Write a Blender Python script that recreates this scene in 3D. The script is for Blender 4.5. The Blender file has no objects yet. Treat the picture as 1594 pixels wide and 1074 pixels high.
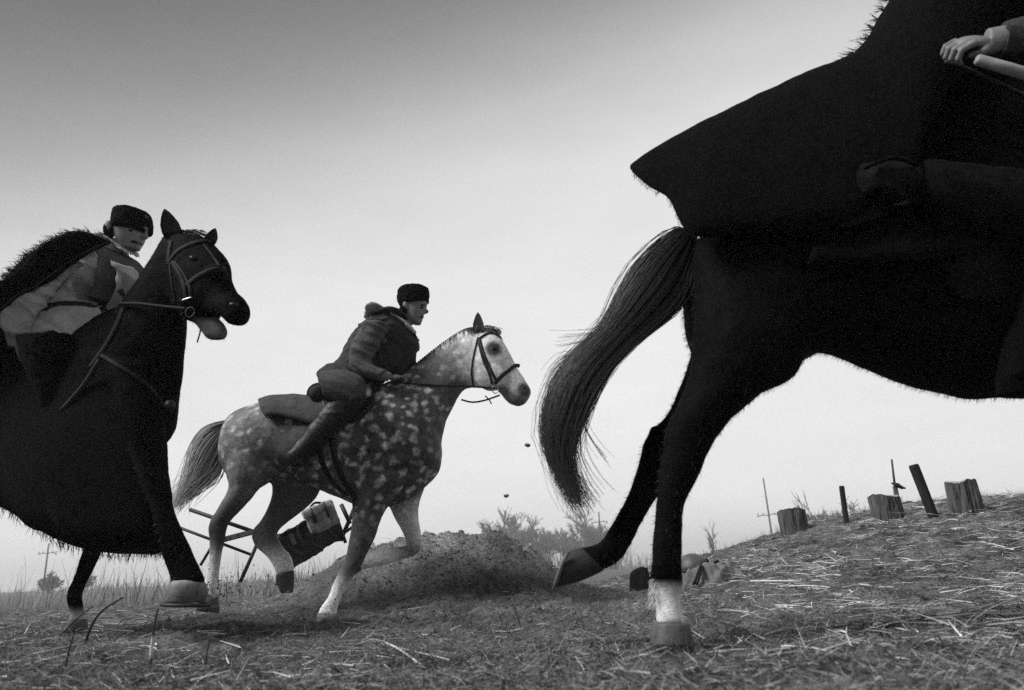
import bpy, bmesh, math, random
import numpy as np
from mathutils import Vector, Matrix
from mathutils.bvhtree import BVHTree
from mathutils.kdtree import KDTree
random.seed(7); rng = np.random.default_rng(7)
S = bpy.context.scene
R = math.radians

# ------------------------------------------------------------------ camera, sky, sun, exposure
PITCH, ROLL, FPX, CAMH = R(17.1), R(2.4), 1140.0, 0.29
IW, IH = 1594.0, 1074.0
Fw = np.array([0, math.cos(PITCH), math.sin(PITCH)])
Up0 = np.array([0, -math.sin(PITCH), math.cos(PITCH)])
Rt0 = np.array([1.0, 0, 0])
Rc = math.cos(ROLL)*Rt0 - math.sin(ROLL)*Up0
Uc = math.cos(ROLL)*Up0 + math.sin(ROLL)*Rt0
CAM = np.array([0, 0, CAMH])
cd = bpy.data.cameras.new('camera'); cam = bpy.data.objects.new('camera', cd); S.collection.objects.link(cam)
cd.sensor_width = 36; cd.lens = FPX/IW*36; cd.clip_start = 0.05; cd.clip_end = 3000
cam.matrix_world = Matrix(((Rc[0], Uc[0], -Fw[0], CAM[0]), (Rc[1], Uc[1], -Fw[1], CAM[1]), (Rc[2], Uc[2], -Fw[2], CAM[2]), (0, 0, 0, 1)))
cd.dof.use_dof = True; cd.dof.focus_distance = 5.2; cd.dof.aperture_fstop = 2.8
S.camera = cam
SUN_EL, SUN_AZ = R(46), R(-111)       # azimuth measured from +y towards +x: the veiled sun stands on the left
W = bpy.data.worlds.new('World'); S.world = W; W.use_nodes = True
nt = W.node_tree; nt.nodes.clear()
sky = nt.nodes.new('ShaderNodeTexSky'); sky.sky_type = 'NISHITA'; sky.sun_disc = False
sky.sun_elevation = SUN_EL; sky.sun_rotation = SUN_AZ; sky.air_density = 1.0; sky.dust_density = 3.0
bw = nt.nodes.new('ShaderNodeRGBToBW'); nt.links.new(sky.outputs[0], bw.inputs[0])
tc = nt.nodes.new('ShaderNodeTexCoord'); sx = nt.nodes.new('ShaderNodeSeparateXYZ'); nt.links.new(tc.outputs['Generated'], sx.inputs[0])
rp = nt.nodes.new('ShaderNodeValToRGB'); rp.color_ramp.interpolation = 'B_SPLINE'
SKY_STOPS = [(0.0, .80), (.2, .79), (.33, .76), (.41, .67), (.47, .50), (.51, .36), (.55, .25), (.60, .165), (.66, .12), (1.0, .10)]
el = rp.color_ramp.elements
el[0].position, el[0].color = SKY_STOPS[0][0], (SKY_STOPS[0][1],)*3+(1,)
el[1].position, el[1].color = SKY_STOPS[-1][0], (SKY_STOPS[-1][1],)*3+(1,)
for p, v in SKY_STOPS[1:-1]:
    e = el.new(p); e.color = (v, v, v, 1)
dp = nt.nodes.new('ShaderNodeVectorMath'); dp.operation = 'DOT_PRODUCT'; dp.inputs[1].default_value = (-.22, -.25, .9)   # brightest low ahead, dim overhead
nt.links.new(tc.outputs['Generated'], dp.inputs[0])
gm = nt.nodes.new('ShaderNodeMapRange'); gm.inputs[1].default_value = -.3; gm.inputs[2].default_value = 1.0; nt.links.new(dp.outputs['Value'], gm.inputs[0]); nt.links.new(gm.outputs[0], rp.inputs[0])
mr = nt.nodes.new('ShaderNodeMath'); mr.operation = 'POWER'; mr.inputs[1].default_value = 0.06; nt.links.new(bw.outputs[0], mr.inputs[0])
ml = nt.nodes.new('ShaderNodeMath'); ml.operation = 'MULTIPLY'; nt.links.new(rp.outputs[0], ml.inputs[0]); nt.links.new(mr.outputs[0], ml.inputs[1])
cmap = nt.nodes.new('ShaderNodeMapping'); cmap.inputs['Scale'].default_value = (1, 1, 3.5); cmap.inputs['Rotation'].default_value = (0, R(8), 0); nt.links.new(tc.outputs['Generated'], cmap.inputs[0])
cn = nt.nodes.new('ShaderNodeTexNoise'); cn.inputs['Scale'].default_value = 2.2; cn.inputs['Detail'].default_value = 7; cn.inputs['Roughness'].default_value = .6; nt.links.new(cmap.outputs[0], cn.inputs['Vector'])
cm = nt.nodes.new('ShaderNodeMapRange'); cm.inputs[1].default_value = .3; cm.inputs[2].default_value = .7; cm.inputs[3].default_value = .93; cm.inputs[4].default_value = 1.05; nt.links.new(cn.outputs['Fac'], cm.inputs[0])
mc = nt.nodes.new('ShaderNodeMath'); mc.operation = 'MULTIPLY'; nt.links.new(ml.outputs[0], mc.inputs[0]); nt.links.new(cm.outputs[0], mc.inputs[1])
ms = nt.nodes.new('ShaderNodeMath'); ms.operation = 'MULTIPLY'; ms.inputs[1].default_value = 9.5; nt.links.new(mc.outputs[0], ms.inputs[0])
bg = nt.nodes.new('ShaderNodeBackground'); bg.inputs['Strength'].default_value = 0.1
out = nt.nodes.new('ShaderNodeOutputWorld'); nt.links.new(ms.outputs[0], bg.inputs[0]); nt.links.new(bg.outputs[0], out.inputs[0])
sl = bpy.data.lights.new('sun', 'SUN'); sun = bpy.data.objects.new('sun', sl); S.collection.objects.link(sun)
sl.energy = 3.8; sl.angle = R(26); sl.color = (1, 1, 1)
sd = Vector((math.sin(SUN_AZ)*math.cos(SUN_EL), math.cos(SUN_AZ)*math.cos(SUN_EL), math.sin(SUN_EL)))
sun.rotation_euler = sd.to_track_quat('Z', 'Y').to_euler()
S.view_settings.view_transform = 'Standard'; S.view_settings.look = 'None'
S.view_settings.exposure = 0.15; S.view_settings.gamma = 1.0; S.view_settings.use_curve_mapping = False
S.cycles.use_denoising = False
S.cycles.use_adaptive_sampling = True; S.cycles.adaptive_threshold = .014; S.cycles.adaptive_min_samples = 16   # a grainy exposure
S.cycles.max_bounces = 5; S.cycles.diffuse_bounces = 3; S.cycles.volume_bounces = 1; S.cycles.transparent_max_bounces = 8

# ------------------------------------------------------------------ helpers
def ray(px, py):
    return Fw + (px-IW/2)/FPX*Rc + (IH/2-py)/FPX*Uc
def P(px, py, Y):
    d = ray(px, py); return CAM + d*(Y/d[1])
def project(p):
    d = np.asarray(p, float)-CAM; z = d@Fw; return np.stack([IW/2+FPX*(d@Rc)/z, IH/2-FPX*(d@Uc)/z], -1)
def link(o, parent=None):
    S.collection.objects.link(o)
    if parent is not None: o.parent = parent
    return o
ORG = {}
def tag(o, label=None, cat=None, group=None, kind=None):
    if label: o['label'] = label
    if cat: o['category'] = cat
    if group: o['group'] = group
    if kind: o['kind'] = kind
    return o
def thing(name, label, cat, base, group=None):
    o = bpy.data.objects.new(name, None); o.empty_display_size = .1
    o.location = [float(v) for v in base]; link(o); ORG[o] = np.array(base, float)
    return tag(o, label, cat, group)
def hash2(ix, iy, seed):
    n = (ix*374761393 + iy*668265263 + seed*974711) & 0xffffffff
    n = ((n ^ (n >> 13))*1274126177) & 0xffffffff
    return ((n ^ (n >> 16)) & 0xffff)/65535.0
def noise2(x, y, seed=0):
    x = np.asarray(x, float); y = np.asarray(y, float)
    xi = np.floor(x).astype(np.int64); yi = np.floor(y).astype(np.int64); fx = x-xi; fy = y-yi
    u = fx*fx*fx*(fx*(fx*6-15)+10); v = fy*fy*fy*(fy*(fy*6-15)+10)
    a = hash2(xi, yi, seed); b = hash2(xi+1, yi, seed); c = hash2(xi, yi+1, seed); d = hash2(xi+1, yi+1, seed)
    return (a*(1-u)+b*u)*(1-v)+(c*(1-u)+d*u)*v - .5
def fbm(x, y, oct=4, seed=0, gain=.5):
    s = 0; a = 1.0
    for i in range(oct):
        s = s + a*noise2(np.asarray(x)*2**i+i*17.3, np.asarray(y)*2**i+i*5.7, seed+i); a *= gain
    return s
def sstep(a, b, x):
    t = np.clip((np.asarray(x, float)-a)/(b-a), 0, 1); return t*t*(3-2*t)
def catmull(pts, per):
    pts = np.asarray(pts, float); n = len(pts)
    if n < 3:
        t = np.linspace(0, 1, per+1)[:, None]; return pts[0]*(1-t)+pts[-1]*t
    o = []
    for i in range(n-1):
        p0 = pts[max(i-1, 0)]; p1 = pts[i]; p2 = pts[i+1]; p3 = pts[min(i+2, n-1)]
        for k in range(per):
            t = k/per
            o.append(.5*((2*p1)+(-p0+p2)*t+(2*p0-5*p1+4*p2-p3)*t*t+(-p0+3*p1-3*p2+p3)*t**3))
    o.append(pts[-1]); return np.array(o)
def smooth_poly(pts, n):
    c = catmull(pts, 8); s = np.linspace(0, len(c)-1, n); i = np.minimum(s.astype(int), len(c)-2); f = (s-i)[:, None]
    return c[i]*(1-f)+c[i+1]*f

# ---- materials: a photograph without colour, so every base colour is a grey
def mat(name, base, rough=.8, spec=.3, attr=None, noise=0.0, nscale=20.0, bump=0.0, bscale=120.0, metal=0, sheen=0, stretch=(1, 1, 1), translucent=0):
    m = bpy.data.materials.new(name); m.use_nodes = True; t = m.node_tree; b = t.nodes['Principled BSDF']
    b.inputs['Roughness'].default_value = rough; b.inputs['Specular IOR Level'].default_value = spec; b.inputs['Metallic'].default_value = metal
    if sheen: b.inputs['Sheen Weight'].default_value = sheen; b.inputs['Sheen Roughness'].default_value = .5
    tcn = t.nodes.new('ShaderNodeTexCoord'); mp = t.nodes.new('ShaderNodeMapping'); mp.inputs['Scale'].default_value = stretch
    t.links.new(tcn.outputs['Object'], mp.inputs[0])
    if attr:
        a = t.nodes.new('ShaderNodeAttribute'); a.attribute_name = attr; src = a.outputs['Fac']
    else:
        v = t.nodes.new('ShaderNodeValue'); v.outputs[0].default_value = base; src = v.outputs[0]
    if noise:
        nz = t.nodes.new('ShaderNodeTexNoise'); nz.inputs['Scale'].default_value = nscale; nz.inputs['Detail'].default_value = 6; nz.inputs['Roughness'].default_value = .65
        t.links.new(mp.outputs[0], nz.inputs['Vector'])
        mm = t.nodes.new('ShaderNodeMapRange'); mm.inputs['From Min'].default_value = .3; mm.inputs['From Max'].default_value = .7
        mm.inputs['To Min'].default_value = max(0, 1-noise); mm.inputs['To Max'].default_value = 1+noise
        t.links.new(nz.outputs['Fac'], mm.inputs['Value'])
        mu = t.nodes.new('ShaderNodeMath'); mu.operation = 'MULTIPLY'; t.links.new(src, mu.inputs[0]); t.links.new(mm.outputs[0], mu.inputs[1]); src = mu.outputs[0]
    t.links.new(src, b.inputs['Base Color'])
    if bump:
        n2 = t.nodes.new('ShaderNodeTexNoise'); n2.inputs['Scale'].default_value = bscale; n2.inputs['Detail'].default_value = 4
        t.links.new(mp.outputs[0], n2.inputs['Vector'])
        bp = t.nodes.new('ShaderNodeBump'); bp.inputs['Strength'].default_value = bump; bp.inputs['Distance'].default_value = .01
        t.links.new(n2.outputs['Fac'], bp.inputs['Height']); t.links.new(bp.outputs[0], b.inputs['Normal'])
    return m
M = {}
M['black_coat'] = mat('black_coat', .012, .75, .05, attr='tone', noise=.35, nscale=6, bump=.25, bscale=160, stretch=(.35, 1, 1))
M['hair_dark'] = mat('dark_hair', .02, .5, .4, attr='tone')
M['hair_pale'] = mat('pale_hair', .2, .6, .3, attr='tone')
M['felt'] = mat('black_felt', .0022, .95, .08, noise=.4, nscale=14, bump=.35, bscale=70)
M['fur'] = mat('black_fur', .003, .8, .15)
M['leather'] = mat('dark_leather', .010, .5, .3, noise=.4, nscale=30, bump=.2)
M['strap'] = mat('worn_strap', .018, .7, .12, noise=.4, nscale=60)
M['metal'] = mat('bit_metal', .55, .3, .5, metal=1)
M['hoof'] = mat('hoof_horn', .06, .6, .4, attr='tone', noise=.4, nscale=40, bump=.2)
M['tunic'] = mat('worn_cotton_tunic', .42, .9, .15, noise=.3, nscale=9, bump=.4, bscale=50)
M['coat'] = mat('dark_wool_coat', .045, .92, .15, noise=.35, nscale=12, bump=.4, bscale=60)
M['coat_sleeve'] = mat('lit_wool_sleeve', .10, .92, .15, noise=.35, nscale=12, bump=.4, bscale=60)  # same coat wool, with the light on the arms put into a paler colour
M['breeches'] = mat('dark_breeches', .075, .92, .15, noise=.35, nscale=12, bump=.4, bscale=60)
M['blackcloth'] = mat('black_cloth', .0018, .95, .1, noise=.4, nscale=14, bump=.4, bscale=60)
M['canvas'] = mat('pale_canvas', .42, .9, .15, noise=.3, nscale=14, bump=.3, bscale=70)
M['skin'] = mat('skin', .2, .6, .35, noise=.15, nscale=14)
M['eye'] = mat('dark_eye', .006, .45, .3)
M['hat'] = mat('black_lambskin', .0035, .95, .1, noise=.5, nscale=90, bump=1.0, bscale=120)
M['rug'] = mat('grey_rug', .075, .95, .1, noise=.35, nscale=25, bump=.5, bscale=90)
M['blanket'] = mat('wool_blanket', .19, .95, .1, noise=.3, nscale=40, bump=.5, bscale=120)
M['wood'] = mat('weathered_wood', .085, .9, .15, noise=.85, nscale=14, bump=.8, bscale=30, stretch=(1, 1, .15))
M['cutwood'] = mat('sawn_wood', .3, .9, .15, noise=.4, nscale=30)
M['darkwood'] = mat('tarred_wood', .02, .8, .2, noise=.5, nscale=20, bump=.5, bscale=40, stretch=(1, 1, .2))
M['palewood'] = mat('pale_wood', .30, .6, .3, noise=.5, nscale=20, stretch=(.2, 1, 1))
M['iron'] = mat('dark_iron', .02, .6, .4, noise=.4, nscale=30)
M['twig'] = mat('bare_twigs', .2, .9, .1, noise=.3, nscale=2)
M['bark'] = mat('bark', .09, .9, .1, noise=.4, nscale=4)
M['straw'] = mat('dry_straw', .4, .75, .2, attr='tone')
M['stem'] = mat('plant_stem', .08, .8, .2, attr='tone')
M['clod'] = mat('soil_clod', .14, .95, .1, noise=.5, nscale=40, bump=.6, bscale=80)
M['lash'] = mat('painted_steel', .10, .5, .4, noise=.3, nscale=20)

def gray_coat():
    m = mat('dapple_grey_coat', .2, .6, .25, attr='tone', bump=.3, bscale=140, stretch=(.5, 1, 1)); t = m.node_tree; b = t.nodes['Principled BSDF']
    tone = [n for n in t.nodes if n.type == 'ATTRIBUTE'][0]
    da = t.nodes.new('ShaderNodeAttribute'); da.attribute_name = 'dapple'
    tcn = [n for n in t.nodes if n.type == 'TEX_COORD'][0]
    wob = t.nodes.new('ShaderNodeTexNoise'); wob.inputs['Scale'].default_value = 16; wob.inputs['Detail'].default_value = 3
    t.links.new(tcn.outputs['Object'], wob.inputs['Vector'])
    wm = t.nodes.new('ShaderNodeVectorMath'); wm.operation = 'MULTIPLY_ADD'; wm.inputs[1].default_value = (.085, .075, .085)
    t.links.new(wob.outputs['Color'], wm.inputs[0]); t.links.new(tcn.outputs['Object'], wm.inputs[2])
    vo = t.nodes.new('ShaderNodeTexVoronoi'); vo.feature = 'SMOOTH_F1'; vo.inputs['Scale'].default_value = 14.5; vo.inputs['Smoothness'].default_value = .6
    t.links.new(wm.outputs[0], vo.inputs['Vector'])
    mr = t.nodes.new('ShaderNodeMapRange'); mr.inputs['From Min'].default_value = .04; mr.inputs['From Max'].default_value = .46
    mr.inputs['To Min'].default_value = 3.3; mr.inputs['To Max'].default_value = .34
    t.links.new(vo.outputs['Distance'], mr.inputs['Value'])
    nz = t.nodes.new('ShaderNodeTexNoise'); nz.inputs['Scale'].default_value = 9; nz.inputs['Detail'].default_value = 6; nz.inputs['Roughness'].default_value = .7
    t.links.new(tcn.outputs['Object'], nz.inputs['Vector'])
    nm = t.nodes.new('ShaderNodeMapRange'); nm.inputs['From Min'].default_value = .3; nm.inputs['From Max'].default_value = .7; nm.inputs['To Min'].default_value = .25; nm.inputs['To Max'].default_value = 1.7
    t.links.new(nz.outputs['Fac'], nm.inputs['Value'])
    d1 = t.nodes.new('ShaderNodeMath'); d1.operation = 'MULTIPLY'; t.links.new(mr.outputs[0], d1.inputs[0]); t.links.new(nm.outputs[0], d1.inputs[1])
    mx = t.nodes.new('ShaderNodeMix'); mx.data_type = 'FLOAT'; mx.inputs[2].default_value = 1.0
    t.links.new(da.outputs['Fac'], mx.inputs[0]); t.links.new(d1.outputs[0], mx.inputs[3])
    fn = t.nodes.new('ShaderNodeTexNoise'); fn.inputs['Scale'].default_value = 45; fn.inputs['Detail'].default_value = 4; t.links.new(tcn.outputs['Object'], fn.inputs['Vector'])
    fm = t.nodes.new('ShaderNodeMapRange'); fm.inputs['From Min'].default_value = .3; fm.inputs['From Max'].default_value = .7; fm.inputs['To Min'].default_value = .72; fm.inputs['To Max'].default_value = 1.28
    t.links.new(fn.outputs['Fac'], fm.inputs['Value'])
    m1 = t.nodes.new('ShaderNodeMath'); m1.operation = 'MULTIPLY'; t.links.new(mx.outputs[0], m1.inputs[0]); t.links.new(tone.outputs['Fac'], m1.inputs[1])
    m2 = t.nodes.new('ShaderNodeMath'); m2.operation = 'MULTIPLY'; t.links.new(m1.outputs[0], m2.inputs[0]); t.links.new(fm.outputs[0], m2.inputs[1])
    t.links.new(m2.outputs[0], b.inputs['Base Color'])
    return m
M['gray_coat'] = gray_coat()

# ---- mesh builder: closed lofts, capsules, ellipsoids, ribbons; build() may fuse them with a voxel remesh
class MB:
    def __init__(s): s.v = []; s.f = []; s.t = []; s.d = []
    def n(s): return len(s.v)
    def ring_mesh(s, rings, tones, cap=True, dap=None, closed=True):
        o = len(s.v); m = len(rings[0]); dap = dap or [0]*len(rings)
        for r, t, d in zip(rings, tones, dap):
            for p in r: s.v.append(tuple(p)); s.t.append(t); s.d.append(d)
        for i in range(len(rings)-1):
            for k in range(m if closed else m-1):
                k2 = (k+1) % m
                s.f.append((o+i*m+k, o+i*m+k2, o+(i+1)*m+k2, o+(i+1)*m+k))
        if cap:
            s.f.append(tuple(o+k for k in range(m))[::-1]); e = o+(len(rings)-1)*m; s.f.append(tuple(e+k for k in range(m)))
    def loft(s, secs, Yf, lat, per=4, n=18, inflate=0.0, tone=.01, dap=0.0, dY=0.0, sq=1.0, drape=False):
        """secs: (ax, ay, bx, by, w[, tone[, dapple]]) - the two outline points of a section in profile and its half-width"""
        arr = []
        for q in secs:
            tn = q[5] if len(q) > 5 else tone; dp = q[6] if len(q) > 6 else dap
            cx = (q[0]+q[2])/2; Y = (Yf(cx) if callable(Yf) else Yf)+dY+(q[7] if len(q) > 7 else 0)
            arr.append(np.concatenate([P(q[0], q[1], Y), P(q[2], q[3], Y), [q[4], tn, dp]]))
        c = catmull(arr, per); lat = np.asarray(lat, float); rings = []; th = np.linspace(0, 2*math.pi, n, endpoint=False)
        for r in c:
            A, B, w = r[:3], r[3:6], r[6]+inflate
            mid = (A+B)/2; u = (A-B)/2; L = np.linalg.norm(u)+1e-9; u = u*(L+inflate)/L
            cs = np.sign(np.cos(th))*np.abs(np.cos(th))**sq; sn = np.sign(np.sin(th))*np.abs(np.sin(th))**sq
            ring = mid+cs[:, None]*u+sn[:, None]*lat*w
            pa, pb = project(mid+u), project(mid-u); e = pa-pb; le = np.linalg.norm(e)
            if le > 1.5:
                e /= le; mp_ = (pa+pb)/2
                for _ in range(2):
                    q = (project(ring)-mp_)@e; k = np.clip(le/(q.max()-q.min()), .75, 1.1); off = (q.max()+q.min())/2*k/le*2
                    ring = mid+(ring-mid)@(np.eye(3)+(k-1)*np.outer(u, u)/np.dot(u, u))-u*off
                if drape:      # cloth over a back: both sides hang lower than the ridge
                    q = (project(ring)-mp_)@e; dl = np.where(sn < 0, cs*le/2-q, 0); dl = np.minimum(dl, 0); dl = np.minimum(dl, dl[(-np.arange(n)) % n]); ring = ring+u*(dl/(le/2))[:, None]
            rings.append(ring)
        s.ring_mesh(rings, list(c[:, 7]), True, list(c[:, 8]))
    def tube(s, pts, rad, n=6, tone=.05, cap=True, flat=None, tones=None):
        pts = np.asarray(pts, float); rad = np.broadcast_to(np.asarray(rad, float), (len(pts),)) if np.ndim(rad) < 2 else rad
        T = np.gradient(pts, axis=0); T /= np.linalg.norm(T, axis=1)[:, None]+1e-12
        ref = np.array([0, 0, 1.0]) if abs(T[0][2]) < .9 else np.array([1.0, 0, 0]); rings = []
        th = np.linspace(0, 2*math.pi, n, endpoint=False)
        for i in range(len(pts)):
            if flat is not None:
                N = flat[1][i]; N = N-T[i]*np.dot(N, T[i]); N /= np.linalg.norm(N)+1e-12; B = np.cross(T[i], N)
                rings.append(pts[i]+np.cos(th)[:, None]*B*rad[i]+np.sin(th)[:, None]*N*flat[0])
            else:
                u = np.cross(T[i], ref); u /= np.linalg.norm(u)+1e-12; v = np.cross(T[i], u); ref = np.cross(u, T[i])
                rings.append(pts[i]+(np.cos(th)[:, None]*u+np.sin(th)[:, None]*v)*rad[i])
        s.ring_mesh(rings, tones if tones is not None else [tone]*len(pts), cap)
    def capsule(s, p, q, r1, r2, tone=.1, n=10):
        p = np.asarray(p, float); q = np.asarray(q, float); d = q-p; L = np.linalg.norm(d)+1e-9; d /= L
        pts = []; rr = []
        for a in (-1, -.8, -.45): pts.append(p+d*r1*a); rr.append(max(r1*math.sqrt(1-a*a), r1*.08))
        pts.append(p); rr.append(r1); pts.append(q); rr.append(r2)
        for a in (.45, .8, 1): pts.append(q+d*r2*a); rr.append(max(r2*math.sqrt(max(0, 1-a*a)), r2*.08))
        s.tube(pts, rr, n, tone)
    def ell(s, c, rx, ry, rz, tone=.1, dap=0, n=14, rot=None):
        c = np.asarray(c, float); rings = []
        for a in np.linspace(-math.pi/2+.12, math.pi/2-.12, 9):
            th = np.linspace(0, 2*math.pi, n, endpoint=False)
            v = np.stack([np.cos(th)*math.cos(a)*rx, np.sin(th)*math.cos(a)*ry, np.full(n, math.sin(a)*rz)], 1)
            if rot is not None: v = v@np.array(rot).T
            rings.append(c+v)
        s.ring_mesh(rings, [tone]*9, True, [dap]*9)
    def box(s, c, hx, hy, hz, rot=None, tone=.1):
        o = len(s.v); c = np.asarray(c, float)
        for x in (-1, 1):
            for y in (-1, 1):
                for z in (-1, 1):
                    v = np.array([x*hx, y*hy, z*hz])
                    if rot is not None: v = np.array(rot)@v
                    s.v.append(tuple(c+v)); s.t.append(tone); s.d.append(0)
        for f in ((0, 1, 3, 2), (4, 6, 7, 5), (0, 4, 5, 1), (2, 3, 7, 6), (0, 2, 6, 4), (1, 5, 7, 3)): s.f.append(tuple(o+i for i in f))
    def build(s, name, material, parent=None, paint=None, remesh=0, smooth=0, disp=None, shade=True, org=None, solid=0):
        root = parent
        while root is not None and root.parent is not None: root = root.parent
        o0 = ORG.get(root, np.zeros(3)) if org is None else np.asarray(org, float)
        me = bpy.data.meshes.new(name); V = np.asarray(s.v, float)
        me.from_pydata([tuple(p) for p in V], [], s.f); me.update()
        tones = np.asarray(s.t, float); daps = np.asarray(s.d, float)
        if remesh or solid:
            bm = bmesh.new(); bm.from_mesh(me); bmesh.ops.recalc_face_normals(bm, faces=bm.faces); bm.to_mesh(me); bm.free()
            tmp = bpy.data.objects.new('tmp', me); S.collection.objects.link(tmp)
            if solid:
                sm = tmp.modifiers.new('s', 'SOLIDIFY'); sm.thickness = solid; sm.offset = 0
            if remesh:
                mm = tmp.modifiers.new('r', 'REMESH'); mm.mode = 'VOXEL'; mm.voxel_size = remesh
            if smooth:
                mm = tmp.modifiers.new('sm', 'SMOOTH'); mm.factor = .5; mm.iterations = smooth
            dg = bpy.context.evaluated_depsgraph_get(); ev = tmp.evaluated_get(dg)
            m2 = bpy.data.meshes.new_from_object(ev); bpy.data.objects.remove(tmp); bpy.data.meshes.remove(me); me = m2; me.name = name
            nv = len(me.vertices); co = np.empty(nv*3); me.vertices.foreach_get('co', co); co = co.reshape(-1, 3)
            kd = KDTree(len(V))
            for i, p in enumerate(V): kd.insert(p, i)
            kd.balance(); nt_ = np.empty(nv); nd_ = np.empty(nv)
            for i in range(nv):
                w = a = b = 0
                for (_, j, dd) in kd.find_n(co[i], 5):
                    q = 1/(dd*dd+1e-5); w += q; a += q*tones[j]; b += q*daps[j]
                nt_[i] = a/w; nd_[i] = b/w
            tones, daps, V = nt_, nd_, co
        if disp is not None:
            nv = len(me.vertices); no = np.empty(nv*3)
            me.vertices.foreach_get('normal', no); no = no.reshape(-1, 3)
            V = V+no*disp(V)[:, None]
        s.final = V
        for (pc, pr, ptone, pst) in (paint or []):
            dd = np.linalg.norm(V-np.asarray(pc), axis=1); k = (1-sstep(pr*.45, pr, dd))*pst; tones = tones*(1-k)+ptone*k; daps = daps*(1-k)
        me.vertices.foreach_set('co', np.ascontiguousarray((V-o0).astype(np.float32)).ravel())
        at = me.attributes.new('tone', 'FLOAT', 'POINT'); at.data.foreach_set('value', tones.astype(np.float32))
        if daps.any():
            at = me.attributes.new('dapple', 'FLOAT', 'POINT'); at.data.foreach_set('value', daps.astype(np.float32))
        me.polygons.foreach_set('use_smooth', [shade]*len(me.polygons)); me.materials.append(M[material] if isinstance(material, str) else material); me.update()
        o = bpy.data.objects.new(name, me); link(o, parent)
        if parent is None and org is not None: o.location = [float(x) for x in org]
        return o
    # one sheet bent over something: top line, near hem and mirrored far hem, given a real thickness
    def arch(s, secs, Yf, lat, n=13, per=4, tone=.01, far=None):
        arr = []
        for q in secs:
            Y = Yf(q[0]) if callable(Yf) else Yf
            Yn = (Yf(q[2]) if callable(Yf) else Yf)-q[4]*lat[1]
            A = P(q[0], q[1], Y); Nn = P(q[2], q[3], Yn)
            Ff = Nn+np.asarray(lat)*2*q[4] if far is None else P(q[2]*.6+q[0]*.4+far[0]*min(1, q[4]*4), q[3]*.6+q[1]*.4+far[1]*min(1, q[4]*4), Y+q[4]*lat[1])
            arr.append(np.concatenate([A, Nn, [q[4]], Ff]))
        c = catmull(arr, per); rings = []
        for r in c:
            T, N, w, Fp = r[:3], r[3:6], r[6], r[7:10]; ring = []
            for a in np.linspace(-1, 1, n):
                ph = abs(a)*math.pi/2
                E = (N if a < 0 else Fp)-T; hz_ = np.array([E[0]*0, E[1], 0]); ring.append(T+(E-hz_)*(1-math.cos(ph))**.8+hz_*math.sin(ph)**.8)
            rings.append(ring[::-1] if False else ring)
        s.ring_mesh(rings, [tone]*len(rings), False, None, closed=False)
        return rings
def bvh_of(*objs):
    vs = []; fs = []
    for o in objs:
        root = o
        while root.parent is not None: root = root.parent
        b = ORG.get(root, np.zeros(3)) if o.parent is not None else np.array(o.location)
        k = len(vs); vs += [Vector(v.co)+Vector(b) for v in o.data.vertices]; fs += [tuple(k+i for i in p.vertices) for p in o.data.polygons]
    return BVHTree.FromPolygons(vs, fs)
def hit(bvh, px, py):
    d = ray(px, py); h = bvh.ray_cast(Vector(CAM), Vector(d).normalized())
    return (np.array(h[0]), np.array(h[1])) if h[0] is not None else (None, None)
def strap(bvh, pix, width, thick=.004, n=22, lift=.003, Y=None, tone=.04, mb=None):
    """a strap lying on a surface: where its line meets the surface it follows it, elsewhere it hangs at depth Y"""
    mb = mb or MB(); pp = smooth_poly(pix, n); pts = []; nrm = []
    for x, y in pp:
        p, nn = hit(bvh, x, y) if bvh else (None, None)
        if p is None: pts.append(None); nrm.append(None)
        else:
            if np.dot(nn, CAM-p) < 0: nn = -nn
            pts.append(p+nn*lift); nrm.append(nn)
    ok = [i for i in range(n) if pts[i] is not None]
    for i in range(n):
        if pts[i] is None:
            yy = Y if Y is not None else pts[min(ok, key=lambda k: abs(k-i))][1]
            pts[i] = P(pp[i][0], pp[i][1], yy); nrm[i] = np.array([0, -1.0, 0])
    pts = np.array(pts); nrm = np.array(nrm)
    for _ in range(2): pts[1:-1] = (pts[:-2]+2*pts[1:-1]+pts[2:])/4
    mb.tube(pts, np.full(n, width), 8, tone, flat=(thick, nrm)); return mb
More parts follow.
